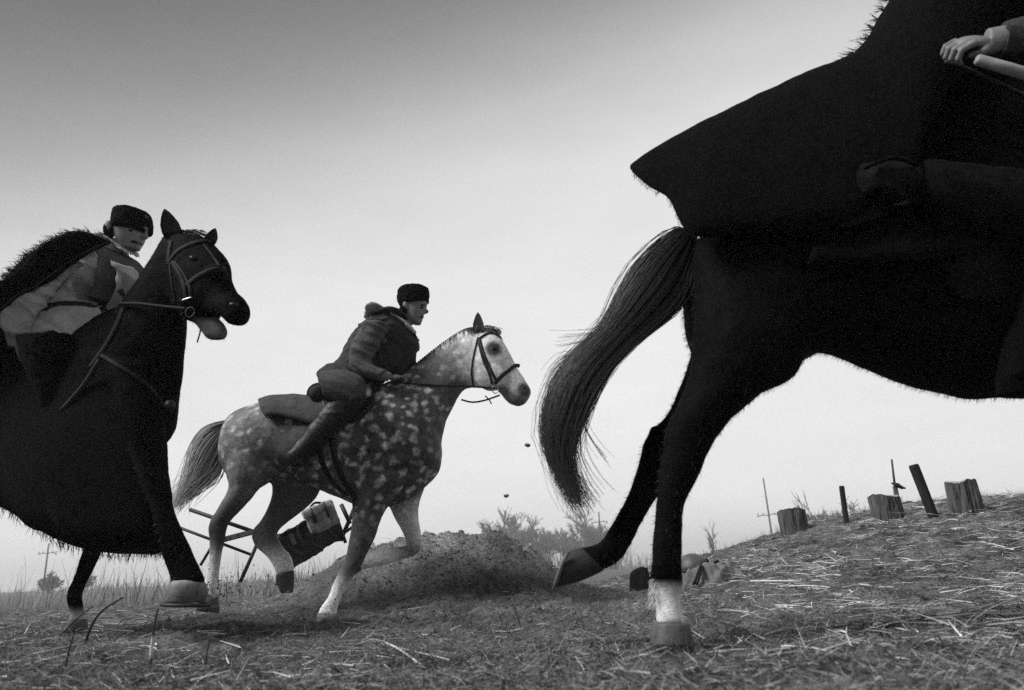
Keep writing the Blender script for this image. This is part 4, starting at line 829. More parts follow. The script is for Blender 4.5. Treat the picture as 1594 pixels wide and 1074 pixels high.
# ---- rider of the near horse: cloak, arm and fist in the frame, the rest carries on above it
def right_rider():
    Y = RY; t = thing('person', 'rider above the near black horse, black cloak flying behind and one fist closed', 'person', P(1470, 330, RY), 'riders')
    torso = [(1400, 320, 1640, 340, .2), (1405, 240, 1660, 260, .2), (1430, 150, 1680, 190, .2), (1470, 50, 1690, 90, .2), (1530, -50, 1700, 10, .22), (1590, -110, 1700, -50, .17), (1640, -130, 1700, -80, .08)]
    head = [(1640, -150, 1700, -100, .06), (1650, -190, 1745, -150, .085), (1660, -230, 1760, -200, .09), (1680, -260, 1750, -250, .075)]
    arm = [(1560, -70, 1650, -20, .075), (1610, -10, 1680, 30, .066), (1660, 30, 1715, 70, .058), (1650, 60, 1690, 100, .052), (1610, 50, 1625, 95, .046), (1580, 45, 1590, 88, .04), (1560, 45, 1566, 85, .036)]
    arm_n = [(1560, -70, 1650, -20, .075), (1610, -10, 1690, 25, .066), (1670, 20, 1710, 66, .056), (1640, 30, 1660, 88, .05), (1590, 34, 1592, 80, .042), (1535, 44, 1535, 86, .034)]
    thigh = [(1430, 260, 1450, 370, .1), (1500, 265, 1500, 385, .1), (1580, 275, 1570, 390, .095), (1650, 300, 1620, 410, .08), (1670, 350, 1600, 420, .07)]
    calf = [(1668, 380, 1600, 385, .062), (1650, 460, 1585, 460, .06), (1620, 530, 1565, 535, .05), (1600, 590, 1555, 590, .046)]
    b = MB(); b.loft(torso, Y, LATY, tone=.16); b.loft(head, Y, LATY, tone=.16); b.loft(arm_n, Y, LATY, dY=-.36, tone=.2); b.loft(arm, Y, LATY, dY=.25, tone=.16)
    for s in (-.3, .3): b.loft(thigh[1:], Y, LATY, dY=s, inflate=-.034, tone=.16); b.loft(calf, Y, LATY, dY=s, inflate=-.034, tone=.16)
    w = P(1537, 64, Y-.38); hand(b, w, P(1470, 68, Y-.42)-w, (0, -.72, .7), 1.25, .2, 1.15, 1)
    w = P(1562, 64, Y+.27); hand(b, w, P(1480, 72, Y+.27)-w, (0, .3, 1), 1.1, .2, 1.2, -1)
    face(b, Y, LATY, [('nose', 1752, -165, .018), ('brow', 1756, -195, .014), ('chin', 1715, -115, .02), ('ear', 1690, -180, .03)], .16)
    body = b.build('body', 'skin', t, remesh=.005, smooth=1)
    sl_ = MB(); sl_.loft(arm_n[:-1]+[(1556, 38, 1556, 90, .042)], Y, LATY, dY=-.36, inflate=.012); sl_.build('sleeve', 'coat', t, remesh=.007, smooth=1, disp=folds(.02, 12, 82, (1, .2, .2)))
    c = MB(); c.loft(torso[:-1], Y, LATY, inflate=.02); c.loft(arm[:-2], Y, LATY, dY=.25, inflate=.014); c.build('tunic', 'blackcloth', t, remesh=.01, smooth=2, disp=folds(.016, 8, 81, (.3, .2, 1)))
    for s in (-.3, .3):
        br = MB(); br.loft(thigh, Y, LATY, dY=s, inflate=.024); br.build('trouser_leg', 'blackcloth', t, remesh=.01, smooth=2, disp=folds(.014, 9, 83))
    for s in (-.3, .3):
        bo = MB(); bo.loft(calf, Y, LATY, dY=s, inflate=.014); bo.loft([(1550, 580, 1605, 580, .046), (1548, 602, 1640, 604, .046), (1550, 618, 1645, 618, .042)], Y, LATY, dY=s); bo.build('boot', 'blackcloth', t, remesh=.01, smooth=2)
    h = MB(); h.loft([(1668, -270, 1752, -262, .09), (1650, -245, 1768, -225, .12), (1648, -215, 1770, -195, .12), (1650, -200, 1765, -185, .11)], Y, LATY); h.build('fur_hat', 'hat', t, remesh=.01, smooth=2)
    ck = thing_part('cloak', t)
    k = MB(); rings = k.arch([(984, 261, 988, 266, .05), (1003, 248, 1010, 288, .12), (1040, 226, 1046, 312, .2), (1078, 206, 1066, 355, .26), (1110, 190, 1100, 366, .30), (1190, 151, 1190, 366, .33), (1250, 125, 1260, 360, .35), (1305, 103, 1330, 350, .37), (1345, 70, 1380, 330, .36), (1385, 0, 1420, 270, .35), (1440, -80, 1450, 190, .33), (1520, -130, 1500, 100, .3), (1620, -140, 1560, 20, .26)], Y, LATY, n=23, per=5, far=(14, 0))
    k.build('cloak_sheet', 'felt', ck, solid=.014, disp=folds(.014, 5, 85, (1, .3, .2)))
    hr = MB(); pts = []; dr = []
    for r in rings[1:22]:
        pts += [np.asarray(r[0]), np.asarray(r[1])]; dr += [np.array([-.4, 0, -1.0])]*2
    hairs(hr, pts, dr, 260, .022, .0013, .01, .3, .3)
    V = [np.asarray(r[11])+np.array([0, 0, 0.0]) for r in rings[36:48]]; hairs(hr, V, [np.array([-1.0, 0, .25])]*len(V), 240, .05, .0014, .010, .3, .3); hr.build('shaggy_hair', 'fur', ck)
    s = thing('saddle', 'black saddle with square cloth on the near horse', 'saddle', P(1500, 340, RY), 'saddles')
    m = MB(); m.arch([(1256, 318, 1256, 412, .34), (1330, 330, 1330, 412, .35), (1420, 338, 1420, 404, .36), (1500, 338, 1500, 396, .36), (1600, 318, 1600, 384, .34)], RY, LATY, n=19); m.build('saddle_cloth', 'blackcloth', s, solid=.012, disp=folds(.004, 6, 87))
    m = MB(); m.loft([(1390, 300, 1390, 350, .1), (1420, 322, 1420, 356, .2), (1500, 322, 1500, 352, .18), (1570, 296, 1565, 336, .1), (1590, 276, 1585, 320, .05)], RY, LATY); m.build('seat', 'leather', s)
    m = MB(); m.loft([(1446, 380, 1560, 380, .03), (1470, 430, 1570, 430, .03), (1500, 470, 1570, 470, .02)], RY, LATY, dY=-.33); m.build('flap', 'blackcloth', s)
    p = thing('saddle_bag', 'small dark creased leather bag behind the saddle of the near horse', 'bag', P(1385, 300, RY-.38))
    m = MB(); m.loft([(1338, 258, 1345, 300, .03), (1355, 250, 1362, 310, .06), (1390, 248, 1392, 316, .065), (1420, 252, 1416, 312, .055), (1432, 262, 1428, 300, .03)], RY-.40, LATY); m.build('pouch', mat('creased_leather', .0045, .8, .12, noise=.5, nscale=14, bump=.8, bscale=30), p, remesh=.007, smooth=2, disp=folds(.01, 14, 89))
    m = MB(); m.tube(smooth_poly([P(1345, 262, RY-.465), P(1390, 246, RY-.475), P(1430, 258, RY-.465)], 10), .007, 6); m.build('flap_edge', 'blackcloth', p)
    q = thing('wooden_rod', 'pale wooden rod below the fist of the near rider', 'rod', P(1545, 100, RY-.44))
    m = MB(); m.tube([P(1519, 92, RY-.43), P(1522, 93, RY-.43), P(1570, 107, RY-.43), P(1640, 128, RY-.42), P(1660, 134, RY-.42)], [.014, .02, .022, .022, .02], 14); m.build('shaft', 'palewood', q)
    rn = MB(); rn.tube(smooth_poly([P(1470, 96, RY-.42), P(1512, 110, RY-.42), P(1640, 170, RY-.3), P(1780, 235, RY-.2), P(1905, 280, RY-.1)], 20), .008, 6); rn.build('rein', 'leather', rh)
right_rider()

# ------------------------------------------------------------------ things on the ground
def stump(px, py, w, h, lean, label, seed, barrel=0.0):
    g = ground_hit(px, py); Yd = g[1]; sc = Yd/FPX; t = thing('wood_stump', label, 'stump', g, 'log stumps on the slope'); r = w*sc/2; hh = h*sc
    m = MB(); n = 72; rings = []; th = np.linspace(0, 2*math.pi, n, endpoint=False); rj = 1+.05*fbm(np.cos(th)*2+seed, np.sin(th)*2, 3, seed)*2
    for k in range(9):
        f = k/8; rings.append(np.stack([g[0]+lean*hh*f+np.cos(th)*r*rj*(1.04-.05*f+barrel*math.sin(f*math.pi)), g[1]+np.sin(th)*r*rj, np.full(n, g[2]-.06+(hh+.06)*f)+.012*np.cos(th*2+seed)*f], 1))
    rings[-1][:, 2] += .010*fbm(np.cos(th)*3+seed, np.sin(th)*3, 3, seed+2)*2; rings[-2][:, 2] -= .01
    m.ring_mesh(rings, [.1]*9); m.build('trunk', 'wood', t, disp=lambda V: .020*fbm(np.arctan2(V[:, 1]-g[1], V[:, 0]-g[0])*11, V[:, 2]*5, 3, seed), shade=False)
    c = MB(); top = rings[-1]; ce = top.mean(0); c.ring_mesh([top*.97+ce*.03+np.array([0, 0, .004]), top*.6+ce*.4+np.array([0, 0, .006]), top*.02+ce*.98+np.array([0, 0, .007])], [.1]*3, cap=False); c.build('cut_face', 'cutwood', t)
    return g
stump(1238, 829, 40, 33, -.05, 'shortest squat grey log stump on the slope, left of the thin black post', 3)
stump(1386, 808, 44, 33, -.12, 'dark stump with cracked bark in front of the thin pole', 5)
stump(1508, 799, 42, 46, -.06, 'knotty barrel shaped stump farthest right on the slope', 8, .06)
def post(px, py, tx, ty, w, label, mname='darkwood', name='wooden_post', grp='dark posts on the slope'):
    g = ground_hit(px, py); top = P(tx, ty, g[1]); t = thing(name, label, 'post', g, grp); r = w*g[1]/FPX/2; d = top-g
    m = MB(); m.tube([g-d*.12, g, g+d*.3, g+d*.7, g+d*.97, top], [r, r, r*.98, r, r, r*.9], 14); m.build('shaft', mname, t, shade=False, disp=lambda V: .003*fbm(V[:, 0]*30, V[:, 2]*8, 2, 4))
    c = MB(); c.tube([top-d*.002, top+d*.012], [r*.86, r*.8], 14); c.build('end_grain', 'wood', t); return g
post(1318, 815, 1310, 757, 8, 'thin upright black post between the two left stumps')
post(1453, 804, 1422, 724, 15, 'thick black post leaning to the left between the two right stumps')
# thin pole with a dark splinter behind the middle stump
g = P(1400, 795, 9.6); g[2] = H(g[0], g[1]); tp = P(1388, 715, 9.6); t = thing('thin_pole', 'thin pale pole with a dark crosspiece behind the middle stump', 'pole', g)
m = MB(); mid = P(1393, 757, 9.6); m.tube([g, mid], [.035, .03], 8); m.tube([mid, tp], [.016, .012], 8); m.build('shaft', 'wood', t)
m = MB(); m.tube([P(1388, 752, 9.55), P(1397, 755, 9.55), P(1404, 759, 9.55), P(1410, 760, 9.55)], [.012, .03, .022, .008], 7); m.build('crosspiece', 'iron', t)
# toppled metal frame, canvas bag and dark case beside the mound
DY = 6.95
def bar(m, a, b, r, dy0=0, dy1=0): m.tube([P(a[0], a[1], DY+dy0), P(b[0], b[1], DY+dy1)], r, 8)
t = thing('metal_frame', 'toppled dark metal frame of bars behind the grey horse legs', 'frame', P(375, 905, DY))
for a, b, r, d0, d1 in (((295, 793), (425, 838), .018, -.1, 0), ((268, 817), (390, 863), .013, -.2, -.1), ((405, 836), (374, 906), .018, 0, -.1), ((312, 880), (342, 830), .014, .1, .1), ((531, 785), (545, 815), .02, 0, 0), ((552, 790), (530, 842), .02, .1, .1), ((515, 780), (538, 845), .016, .05, .05), ((560, 812), (538, 828), .014, 0, 0)):
    m = MB(); bar(m, a, b, r, d0, d1); m.build('bar', 'iron', t)
m = MB(); a = P(334, 843, DY-.05); b = P(396, 828, DY); u = (b-a); c = (a+b)/2; L = np.linalg.norm(u)/2; ang = math.atan2(u[2], u[0]); m.box(c, L, .04, .02, rot=np.array([[math.cos(ang), 0, -math.sin(ang)], [0, 1, 0], [math.sin(ang), 0, math.cos(ang)]])); m.build('plank', 'wood', t, shade=False)
def tilted_box(name, label, cat, cx, cy, w, h, dep, angdeg, material, Y, seed, extras):
    c = P(cx, cy, Y); sc = Y/FPX; a = R(angdeg); rot = np.array([[math.cos(a), 0, -math.sin(a)], [0, 1, 0], [math.sin(a), 0, math.cos(a)]]); yaw = R(18); ry = np.array([[math.cos(yaw), -math.sin(yaw), 0], [math.sin(yaw), math.cos(yaw), 0], [0, 0, 1]]); rot = ry@rot
    t = thing(name, label, cat, c-np.array([0, 0, h*sc/2])); m = MB(); m.box(c, w*sc/2, dep/2, h*sc/2, rot); m.build('body', material, t, remesh=.012, smooth=14 if seed == 94 else 9, disp=folds(.03 if seed == 94 else .016, 8, seed)); extras(t, c, rot, w*sc/2, dep/2, h*sc/2); return t
def bag_x(t, c, rot, a, b, h):
    m = MB(); m.box(c+rot@np.array([0, -.01, h*.75]), a*1.04, b*1.05, h*.32, rot); m.build('flap', 'canvas', t, remesh=.012, smooth=4, disp=folds(.012, 10, 92))
    for s in (-.45, .45):
        m = MB(); m.tube([c+rot@np.array([s*a, -b*1.1, h*1.0]), c+rot@np.array([s*a, -b*1.18, h*.3]), c+rot@np.array([s*a, -b*1.12, -h*.3])], .012, 6); m.build('strap', 'leather', t)
    m = MB(); m.tube(smooth_poly([c+rot@np.array([-.5*a, 0, h*1.05]), c+rot@np.array([0, 0, h*1.35]), c+rot@np.array([.5*a, 0, h*1.05])], 10), .012, 6); m.build('handle', 'leather', t)
tilted_box('canvas_bag', 'pale tilted canvas bag lying on the dark case beside the mound', 'bag', 499, 806, 44, 36, .24, 24, mat('bag_canvas', .24, .9, .15, noise=.5, nscale=18, bump=.5, bscale=60), DY-.2, 93, bag_x)
def case_x(t, c, rot, a, b, h):
    m = MB(); m.box(c+rot@np.array([0, 0, h*.92]), a*.97, b*1.0, .022, rot); m.build('lid', 'leather', t, remesh=.01, smooth=5, disp=folds(.012, 12, 99))
    for s in (-.5, .5):
        m = MB(); m.box(c+rot@np.array([s*a, -b*1.03, h*.4]), .02, .012, .05, rot); m.build('clasp', 'lash', t, shade=False)
tilted_box('dark_case', 'black battered case tipped on its side beside the mound', 'case', 482, 838, 92, 50, .34, 28, 'iron', DY+.12, 94, case_x)
# blanket, helmet, strap and board behind the planted hoof
g = ground_hit(1098, 906); t = thing('wool_blanket', 'crumpled grey wool blanket on the ground behind the planted hoof', 'blanket', g); YB = g[1]
m = MB(); nu, nv = 72, 48; a0 = P(1052, 908, YB); a1 = P(1146, 898, YB); rings = []
for b_ in range(nv):
    v = b_/(nv-1); ring = []
    for a_ in range(nu):
        u = a_/(nu-1); x = a0[0]+(a1[0]-a0[0])*u+.03*math.sin(v*5); y = YB-.2+.5*v+.05*math.sin(u*9); e = max(0, 1-abs(2*u-1)**3)*max(0, 1-abs(2*v-1)**3)
        q = float(noise2(u*3.2+v*2.6+.8*float(noise2(u*4, v*4, 31)), v*3.4-u*1.2, 33)); q2 = float(noise2(u*8+v*4, v*7-u*3, 35)); fold = (1-abs(q)*4.2)*.085+(1-abs(q2)*4)*.03
        ring.append(np.array([x, y, float(HD(x, y))-.015+e**.6*(.045+max(-.02, fold))+.05*e*v]))
    rings.append(ring)
m.ring_mesh(rings, [.2]*nv, False, None, closed=False); m.build('cloth', 'blanket', t, solid=.016)
m = MB(); m.tube(smooth_poly([P(1084, 910, YB-.2), P(1090, 893, YB-.17), P(1096, 878, YB-.05)], 8), .012, 6); m.tube(smooth_poly([P(1079, 910, YB-.2), P(1086, 893, YB-.17), P(1092, 876, YB-.05)], 8), .01, 6); m.build('leather_strap', 'leather', t)
hc = P(1078, 878, YB+.25); t = thing('steel_helmet', 'round grey steel helmet resting behind the crumpled blanket', 'helmet', hc-np.array([0, 0, .07]))
m = MB(); rings = []
for a in np.linspace(0, 1, 9):
    r_ = math.cos(a*math.pi/2*.98); th = np.linspace(0, 2*math.pi, 24, endpoint=False); rings.append(np.stack([hc[0]+.135*r_*np.cos(th), hc[1]+.15*r_*np.sin(th), np.full(24, hc[2]-.05+.135*math.sin(a*math.pi/2))], 1))
m.ring_mesh(rings, [.1]*9, cap=False); m.build('shell', 'lash', t, solid=.006)
m = MB(); th = np.linspace(0, 2*math.pi, 25); m.tube(np.stack([hc[0]+.15*np.cos(th), hc[1]+.165*np.sin(th), np.full(25, hc[2]-.055)], 1), .012, 6); m.build('rim', 'iron', t)
c0 = P(1098, 876, YB+.1); t = thing('entrenching_spade', 'small black folding spade lying on the crumpled blanket', 'spade', c0)
m = MB(); m.loft([(1077, 885, 1078, 888, .03), (1086, 874, 1090, 884, .05), (1097, 869, 1102, 876, .05), (1099, 868, 1103, 872, .03)], YB+.06, LATY, n=10); m.build('blade', 'iron', t)
m = MB(); m.tube([P(1098, 882, YB-.02), P(1112, 876, YB), P(1118, 873, YB+.02)], .012, 8); m.build('grip', 'darkwood', t)
g = ground_hit(995, 921); YB2 = g[1]; t = thing('leather_flap', 'dark tapered slab of wood leaning left of the planted hoof', 'board', g); t.name = 'wooden_board'
m = MB(); m.loft([(980, 921, 1006, 922, .02), (980, 896, 1012, 905, .02), (986, 887, 1010, 892, .018), (998, 882, 1008, 884, .015)], YB2, LATY, n=10, sq=.5); m.build('slab', 'darkwood', t, shade=False)
g = ground_hit(868, 888); t = thing('wooden_stake', 'short round stake lying on the ground behind the lifted hind hoof', 'stake', g)
m = MB(); m.tube([P(868, 889, g[1]), P(850, 880, g[1]+.05), P(835, 874, g[1]+.1), P(832, 873, g[1]+.1)], [.016, .016, .022, .018], 9); m.build('shaft', 'wood', t)
# flying clods
for px, py, r_, lb in ((821, 693, .016, 'elongated clod of earth flying above the mound near the horse tail'), (788, 772, .014, 'small round clod of earth in the air just above the mound')):
    c0 = P(px, py, 4.9); m = MB(); m.ell(c0, r_*1.3, r_, r_*.8, n=10); o = m.build('flying_clod', 'clod', None, disp=lambda V: .005*fbm(V[:, 0]*90, V[:, 2]*90, 2, 9), org=c0); tag(o, lb, 'clod', 'flying clods')

# ------------------------------------------------------------------ far: utility poles, bare trees
def upole(px, py, tx, ty, Yd, label, arm_f=.55, arm=True):
    b = P(px, py, Yd); b[2] = H(b[0], b[1])-.2; tp = P(tx, ty, Yd); t = thing('utility_pole', label, 'pole', b, 'far utility poles'); m = MB(); r = max(.14, Yd*.0011)
    m.tube([b, (b+tp)/2, tp], [r*1.25, r, r*.8], 8); m.build('pole', 'bark', t)
    if arm:
        c = b+(tp-b)*arm_f; m = MB(); q = smooth_poly([c+np.array([-1.9, 0, -.15]), c+np.array([-.8, 0, .1]), c, c+np.array([.9, 0, .25]), c+np.array([1.9, 0, -.3])], 14); m.tube(q, r*.5, 6); m.build('crossarm', 'bark', t)
        for s in (-1.7, -.9, 1.0, 1.7):
            m = MB(); m.tube([c+np.array([s, 0, .05]), c+np.array([s, 0, .4])], r*.5, 6); m.build('insulator', 'bark', t)
upole(1203, 840, 1188, 744, 120, 'far utility pole with a drooping crossarm left of the shortest stump', .56)
upole(66, 925, 76, 846, 150, 'faint far utility pole at the left edge of the field', .8)
upole(938, 880, 932, 797, 170, 'far utility pole top showing over the bushes left of the lifted hoof', .82)
def bare_tree(px, base_py, top_py, Yd, label, seed, spread=.55, n0=5, name='bare_tree', cat='tree', grp='bare trees at the far edge of the field', depth=4, twr=.0011):
    rg = random.Random(seed); b = P(px, base_py, Yd); b[2] = H(b[0], b[1])-.1; hgt = (P(px, top_py, Yd)[2]-b[2])*1.25; t = thing(name, label, cat, b, grp); tr = MB(); cr = MB(); rmin = Yd*twr*.35
    def grow(p, d, L, r, lv):
        q = p+d*L; mid = (p+q)/2+np.array([rg.gauss(0, .06), rg.gauss(0, .06), rg.gauss(0, .03)])*L; (tr if lv == 0 else cr).tube([p, mid, q], [max(r, rmin), max(r*.85, rmin), max(r*.7, rmin*.8)], 3 if lv > 1 else 5, cap=False)
        if lv >= depth: return
        for i in range(rg.randint(3, 5) if lv < depth-1 else rg.randint(4, 6)):
            f = rg.uniform(.35, 1); dd = d+np.array([rg.gauss(0, spread), rg.gauss(0, spread), rg.gauss(.15, spread*.6)]); dd /= np.linalg.norm(dd); grow(p+(q-p)*f, dd, L*rg.uniform(.5, .8), r*.55, lv+1)
    for i in range(n0):
        d = np.array([rg.gauss(0, .25), rg.gauss(0, .25), 1.0]); d /= np.linalg.norm(d); grow(b+np.array([rg.gauss(0, .06), rg.gauss(0, .06), 0])*hgt, d, hgt*.42*rg.uniform(.7, 1), hgt*.014, 0)
    tr.build('trunk', 'bark', t); cr.build('crown', 'twig', t); return t
bare_tree(800, 880, 798, 200, 'round bare tree standing highest above the right flank of the mound', 1, .5, 6)
bare_tree(775, 880, 822, 190, 'bare bushy tree just right of the mound top', 2, .5, 6)
bare_tree(850, 878, 826, 210, 'low bare tree right of the round tree', 3, .5, 7)
bare_tree(885, 876, 818, 205, 'bare tree between the round tree and the lifted hoof', 4, .5, 7)
bare_tree(925, 874, 806, 205, 'bare tree directly behind the lifted cannon bone', 5, .5, 6)
bare_tree(960, 872, 815, 215, 'bare tree between the two hind legs of the near horse', 6, .5, 6)
bare_tree(1290, 850, 750, 60, 'slender leafless sapling just left of the thin black post', 7, .35, 1, depth=3)
bare_tree(1345, 850, 782, 110, 'bushy bare tree between the thin post and the cracked stump', 8, .5, 7)
bare_tree(1415, 845, 772, 110, 'bare tree between the cracked stump and the leaning post', 9, .5, 6)
bare_tree(1556, 840, 775, 110, 'bare bush top over the slope at the right edge', 10, .5, 6)
bare_tree(1280, 850, 795, 90, 'low bare thicket right of the shortest stump', 13, .5, 8)
bare_tree(600, 900, 838, 180, 'bare tree top between the forelegs of the grey horse', 11, .5, 6)
bare_tree(130, 925, 890, 120, 'round bare bush at the left edge of the field', 12, .6, 8)
bare_tree(75, 930, 893, 110, 'dense low bare bush left of the black hoof', 15, .6, 9)
bare_tree(1112, 862, 772, 22, 'thin dry sapling on the slope left of the far utility pole', 21, .3, 1, name='dry_sapling', cat='sapling', grp=None, depth=3, twr=.0007)
# far thicket that reads as one mass
N = 9000; bx = rng.uniform(-150, 190, N); by = rng.uniform(165, 260, N); ff = (fbm(bx*.04, by*.02, 3, 77)+.5)
keep = rng.uniform(0, 1, N) < np.clip(ff, .15, 1); bx, by = bx[keep], by[keep]; N = len(bx)
hh = np.where((bx > -12) & (bx < 34), 2.0, 1.0)*rng.uniform(2.0, 5.5, N)*np.clip(.5+fbm(bx*.03, by*.03, 2, 78)*1.4, .35, 1.5)
ribbons('thicket', 'stem', np.stack([bx, by, H(bx, by)-.2], 1), rng.uniform(0, 6.28, N), rng.uniform(1.1, 1.57, N), hh, rng.uniform(.05, .22, N), rng.uniform(0, .2, N), rng.uniform(.16, .34, N), kind='stuff')['label'] = 'grey thicket along the far edge of the field'

# ------------------------------------------------------------------ grass and straw
def scatter(n, x0, x1, y0, y1, ypow=2.2, seed=0):
    u = rng.uniform(0, 1, n); y = y0*(y1/y0)**(u**(1/1.0)) if ypow else rng.uniform(y0, y1, n); hw = y*.80
    x = rng.uniform(-1, 1, n)*hw; k = (x > x0) & (x < x1); return x[k], y[k]
def matted(name, n, label, tone_a, tone_b, lmin, lmax, wmin, wmax, emax, y0, y1, density, lift=.012, material='straw', seg=3, bmax=.35, azc=.3, azs=.6):
    x, y = scatter(n, -9, 11, y0, y1); d = density(x, y); 
    for h_ in HOOVES: d = d*(1-np.exp(-((x-h_[0])**2+(y-h_[1]+.06)**2)/.022))
    k = rng.uniform(0, 1, len(x)) < d; x, y = x[k], y[k]; m = len(x)
    b = np.stack([x, y, HD(x, y)+rng.uniform(-.004, lift, m)], 1); az = azc+rng.normal(0, azs, m)+rng.choice([0, 3.14159], m); el_ = np.abs(rng.normal(0, emax, m))
    L = lmin+(lmax-lmin)*rng.beta(1.2, 3, m); o = ribbons(name, material, b, az, el_, L, rng.uniform(wmin, wmax, m), rng.uniform(0, bmax, m), rng.uniform(tone_a, tone_b, m)*rng.uniform(.5, 1.2, m), seg=seg, kind='stuff'); o['label'] = label; return o
def dgrass(x, y): return np.clip(.95-soilmask(x, y)*.85, 0, 1)*np.clip(.75+fbm(x*1.5, y*1.5, 3, 8)*1.3, .1, 1)
def dstraw(x, y): return np.clip(.10+.75*sstep(.4, 2.6, x)*sstep(2.0, 3.5, y)+.02, 0, 1)*sstep(1.5, 3.0, y)*np.clip(.5+fbm(x*1.1, y*1.1, 3, 18)*2.2, .03, 1)*(1-soilmask(x, y)*.9)
matted('dead_grass', 130000, 'matted dark dead grass over the trampled field', .03, .28, .025, .10, .0008, .0019, .5, 1.3, 14, dgrass, azs=2.0, seg=2)
matted('pale_grass', 45000, 'finer pale dry grass lying over the field', .25, .65, .03, .12, .0007, .0014, .35, 1.3, 13, dgrass, azs=2.0)
matted('straw_litter', 85000, 'broken pale straw strewn over the slope', .4, .9, .05, .28, .0012, .0030, .16, 1.5, 9.5, dstraw, lift=.03, bmax=.1, azc=1.15, azs=.75, seg=2)
# weeds standing at the foot of the field on the left and along the slope crest
def weeds(name, label, n, xr, yr, hr, wr, tone):
    x = rng.uniform(*xr, n); y = rng.uniform(*yr, n); k = rng.uniform(0, 1, n) < np.clip(.5+fbm(x*.9, y*.5, 3, 28)*1.8, 0, 1); x, y = x[k], y[k]; m = len(x)
    o = ribbons(name, 'stem', np.stack([x, y, H(x, y)-.02], 1), rng.uniform(0, 6.28, m), rng.uniform(1.15, 1.57, m), rng.uniform(*hr, m), rng.uniform(*wr, m), rng.uniform(0, .25, m), rng.uniform(*tone, m), kind='stuff', seg=4); o['label'] = label
weeds('tall_weeds', 'tall dry weeds toned pale for haze behind the left horse', 2300, (-17, -4.5), (10, 28), (.12, 1.0), (.002, .007), (.2, .45))  # haze over these stems is put into their paler tone
weeds('reed_stems', 'tall hazy reeds beyond the mound', 2600, (-9, 1), (13, 30), (.3, 1.0), (.005, .010), (.12, .3))
weeds('crest_grass', 'short dry grass standing along the crest of the slope', 5200, (1.2, 8.5), (7.0, 9.6), (.03, .16), (.0015, .003), (.05, .25))
# clods of turned earth on the mound
x, y = [], []
while len(x) < 5200:
    a, b = rng.uniform(-2.6, 1.6), rng.uniform(3.4, 8)
    if rng.uniform() < soilmask(np.array(a), np.array(b))**1.3: x.append(a); y.append(b)
x = np.array(x); y = np.array(y); z = HD(x, y); m = MB()
ico = np.array([(0, 0, 1), (.9, 0, .1), (0, .9, -.1), (-.9, .1, 0), (.1, -.9, .1), (0, 0, -1)]); icf = [(0, 1, 2), (0, 2, 3), (0, 3, 4), (0, 4, 1), (5, 2, 1), (5, 3, 2), (5, 4, 3), (5, 1, 4)]
for i in range(len(x)):
    o = len(m.v); r_ = .005+.026*rng.beta(1, 5); q = ico*r_*rng.uniform(.6, 1.4, (6, 3))
    for v in q: m.v.append((x[i]+v[0], y[i]+v[1], z[i]+v[2]*.8)); m.t.append(.06); m.d.append(0)
    m.f += [tuple(o+j for j in f) for f in icf]
o = m.build('earth_clods', 'clod', None, shade=False); tag(o, 'crumbled clods of turned earth on and round the mound', kind='stuff')
# single stalks and tufts that can be picked out
def stalk(name, label, cat, pix, r, tone, Yd=None, grp=None, tones=None):
    g = ground_hit(*pix[0]) if Yd is None else P(*pix[0], Yd); q = smooth_poly(pix, 14); pts = np.array([P(a, b, g[1]) for a, b in q]); m = MB(); m.tube(pts, np.linspace(r, r*.5, 14), 6, tone, tones=tones); o = m.build(name, 'stem', None, org=g); tag(o, label, cat, grp); return o
stalk('dry_stalk', 'dry bent stalk with a white split end at the bottom left', 'stalk', [(234, 1040), (236, 1008), (240, 975), (246, 948)], .006, .1, tones=[.05]*3+[.55]*4+[.04]*7)
stalk('dry_stalk', 'dark bent stem rising in front of the planted black hoof', 'stalk', [(130, 1010), (142, 975), (160, 950), (192, 930)], .007, .03)
stalk('dry_stalk', 'thin dark stem crossing the planted black hoof', 'stalk', [(88, 996), (118, 965), (146, 943)], .004, .02)
stalk('dry_stalk', 'thin upright stem at the lower left edge', 'stalk', [(100, 1046), (108, 1010), (116, 985)], .004, .03)
stalk('dry_stalk', 'upright thin stem right of the white tipped stalk', 'stalk', [(318, 1046), (323, 1012), (328, 985)], .004, .04)
stalk('dry_stalk', 'thin stem on the bare ground right of the mound', 'stalk', [(812, 985), (806, 960), (797, 938)], .004, .04)
def lying(px0, py0, px1, py1, r, tone, label, name='straw_stalk'):
    a = ground_hit(px0, py0); b = ground_hit(px1, py1); n = 12; f = np.linspace(0, 1, n)[:, None]; pts = a*(1-f)+b*f; pts[:, 2] += np.max(HD(pts[:, 0], pts[:, 1])-pts[:, 2])*.75+.006+.008*np.sin(np.linspace(0, 3, n)+py0); pts[:, 1] += .008*np.sin(np.linspace(0, 2.5, n)+px0)
    r = r*min(1, a[1]/4.5); m = MB(); m.tube(pts, np.linspace(r, r*.6, n), 6, tone); o = m.build(name, 'straw', None, org=a); tag(o, label, 'straw', 'large straws on the ground')
lying(1170, 913, 1280, 908, .008, .6, 'long pale straw on the slope right of the blanket')
lying(1228, 917, 1292, 921, .006, .55, 'second pale straw lying just below the longest one on the slope')
lying(1298, 880, 1325, 868, .006, .55, 'short pale straw slanting up on the middle of the slope')
lying(1290, 988, 1362, 984, .006, .6, 'pale broken straw on the bare earth at the lower right')
lying(1362, 988, 1382, 976, .008, .55, 'short thick pale chip at the lower right')
lying(1420, 947, 1500, 945, .005, .5, 'thin pale straw lying level at the right')
lying(1340, 920, 1392, 922, .005, .5, 'thin pale straw left of the level one at the right')
lying(600, 1012, 655, 1045, .006, .6, 'pale straw slanting over the grass tuft in the bottom middle')
lying(612, 1010, 700, 1040, .005, .5, 'long thin straw across the grass tuft in the bottom middle')
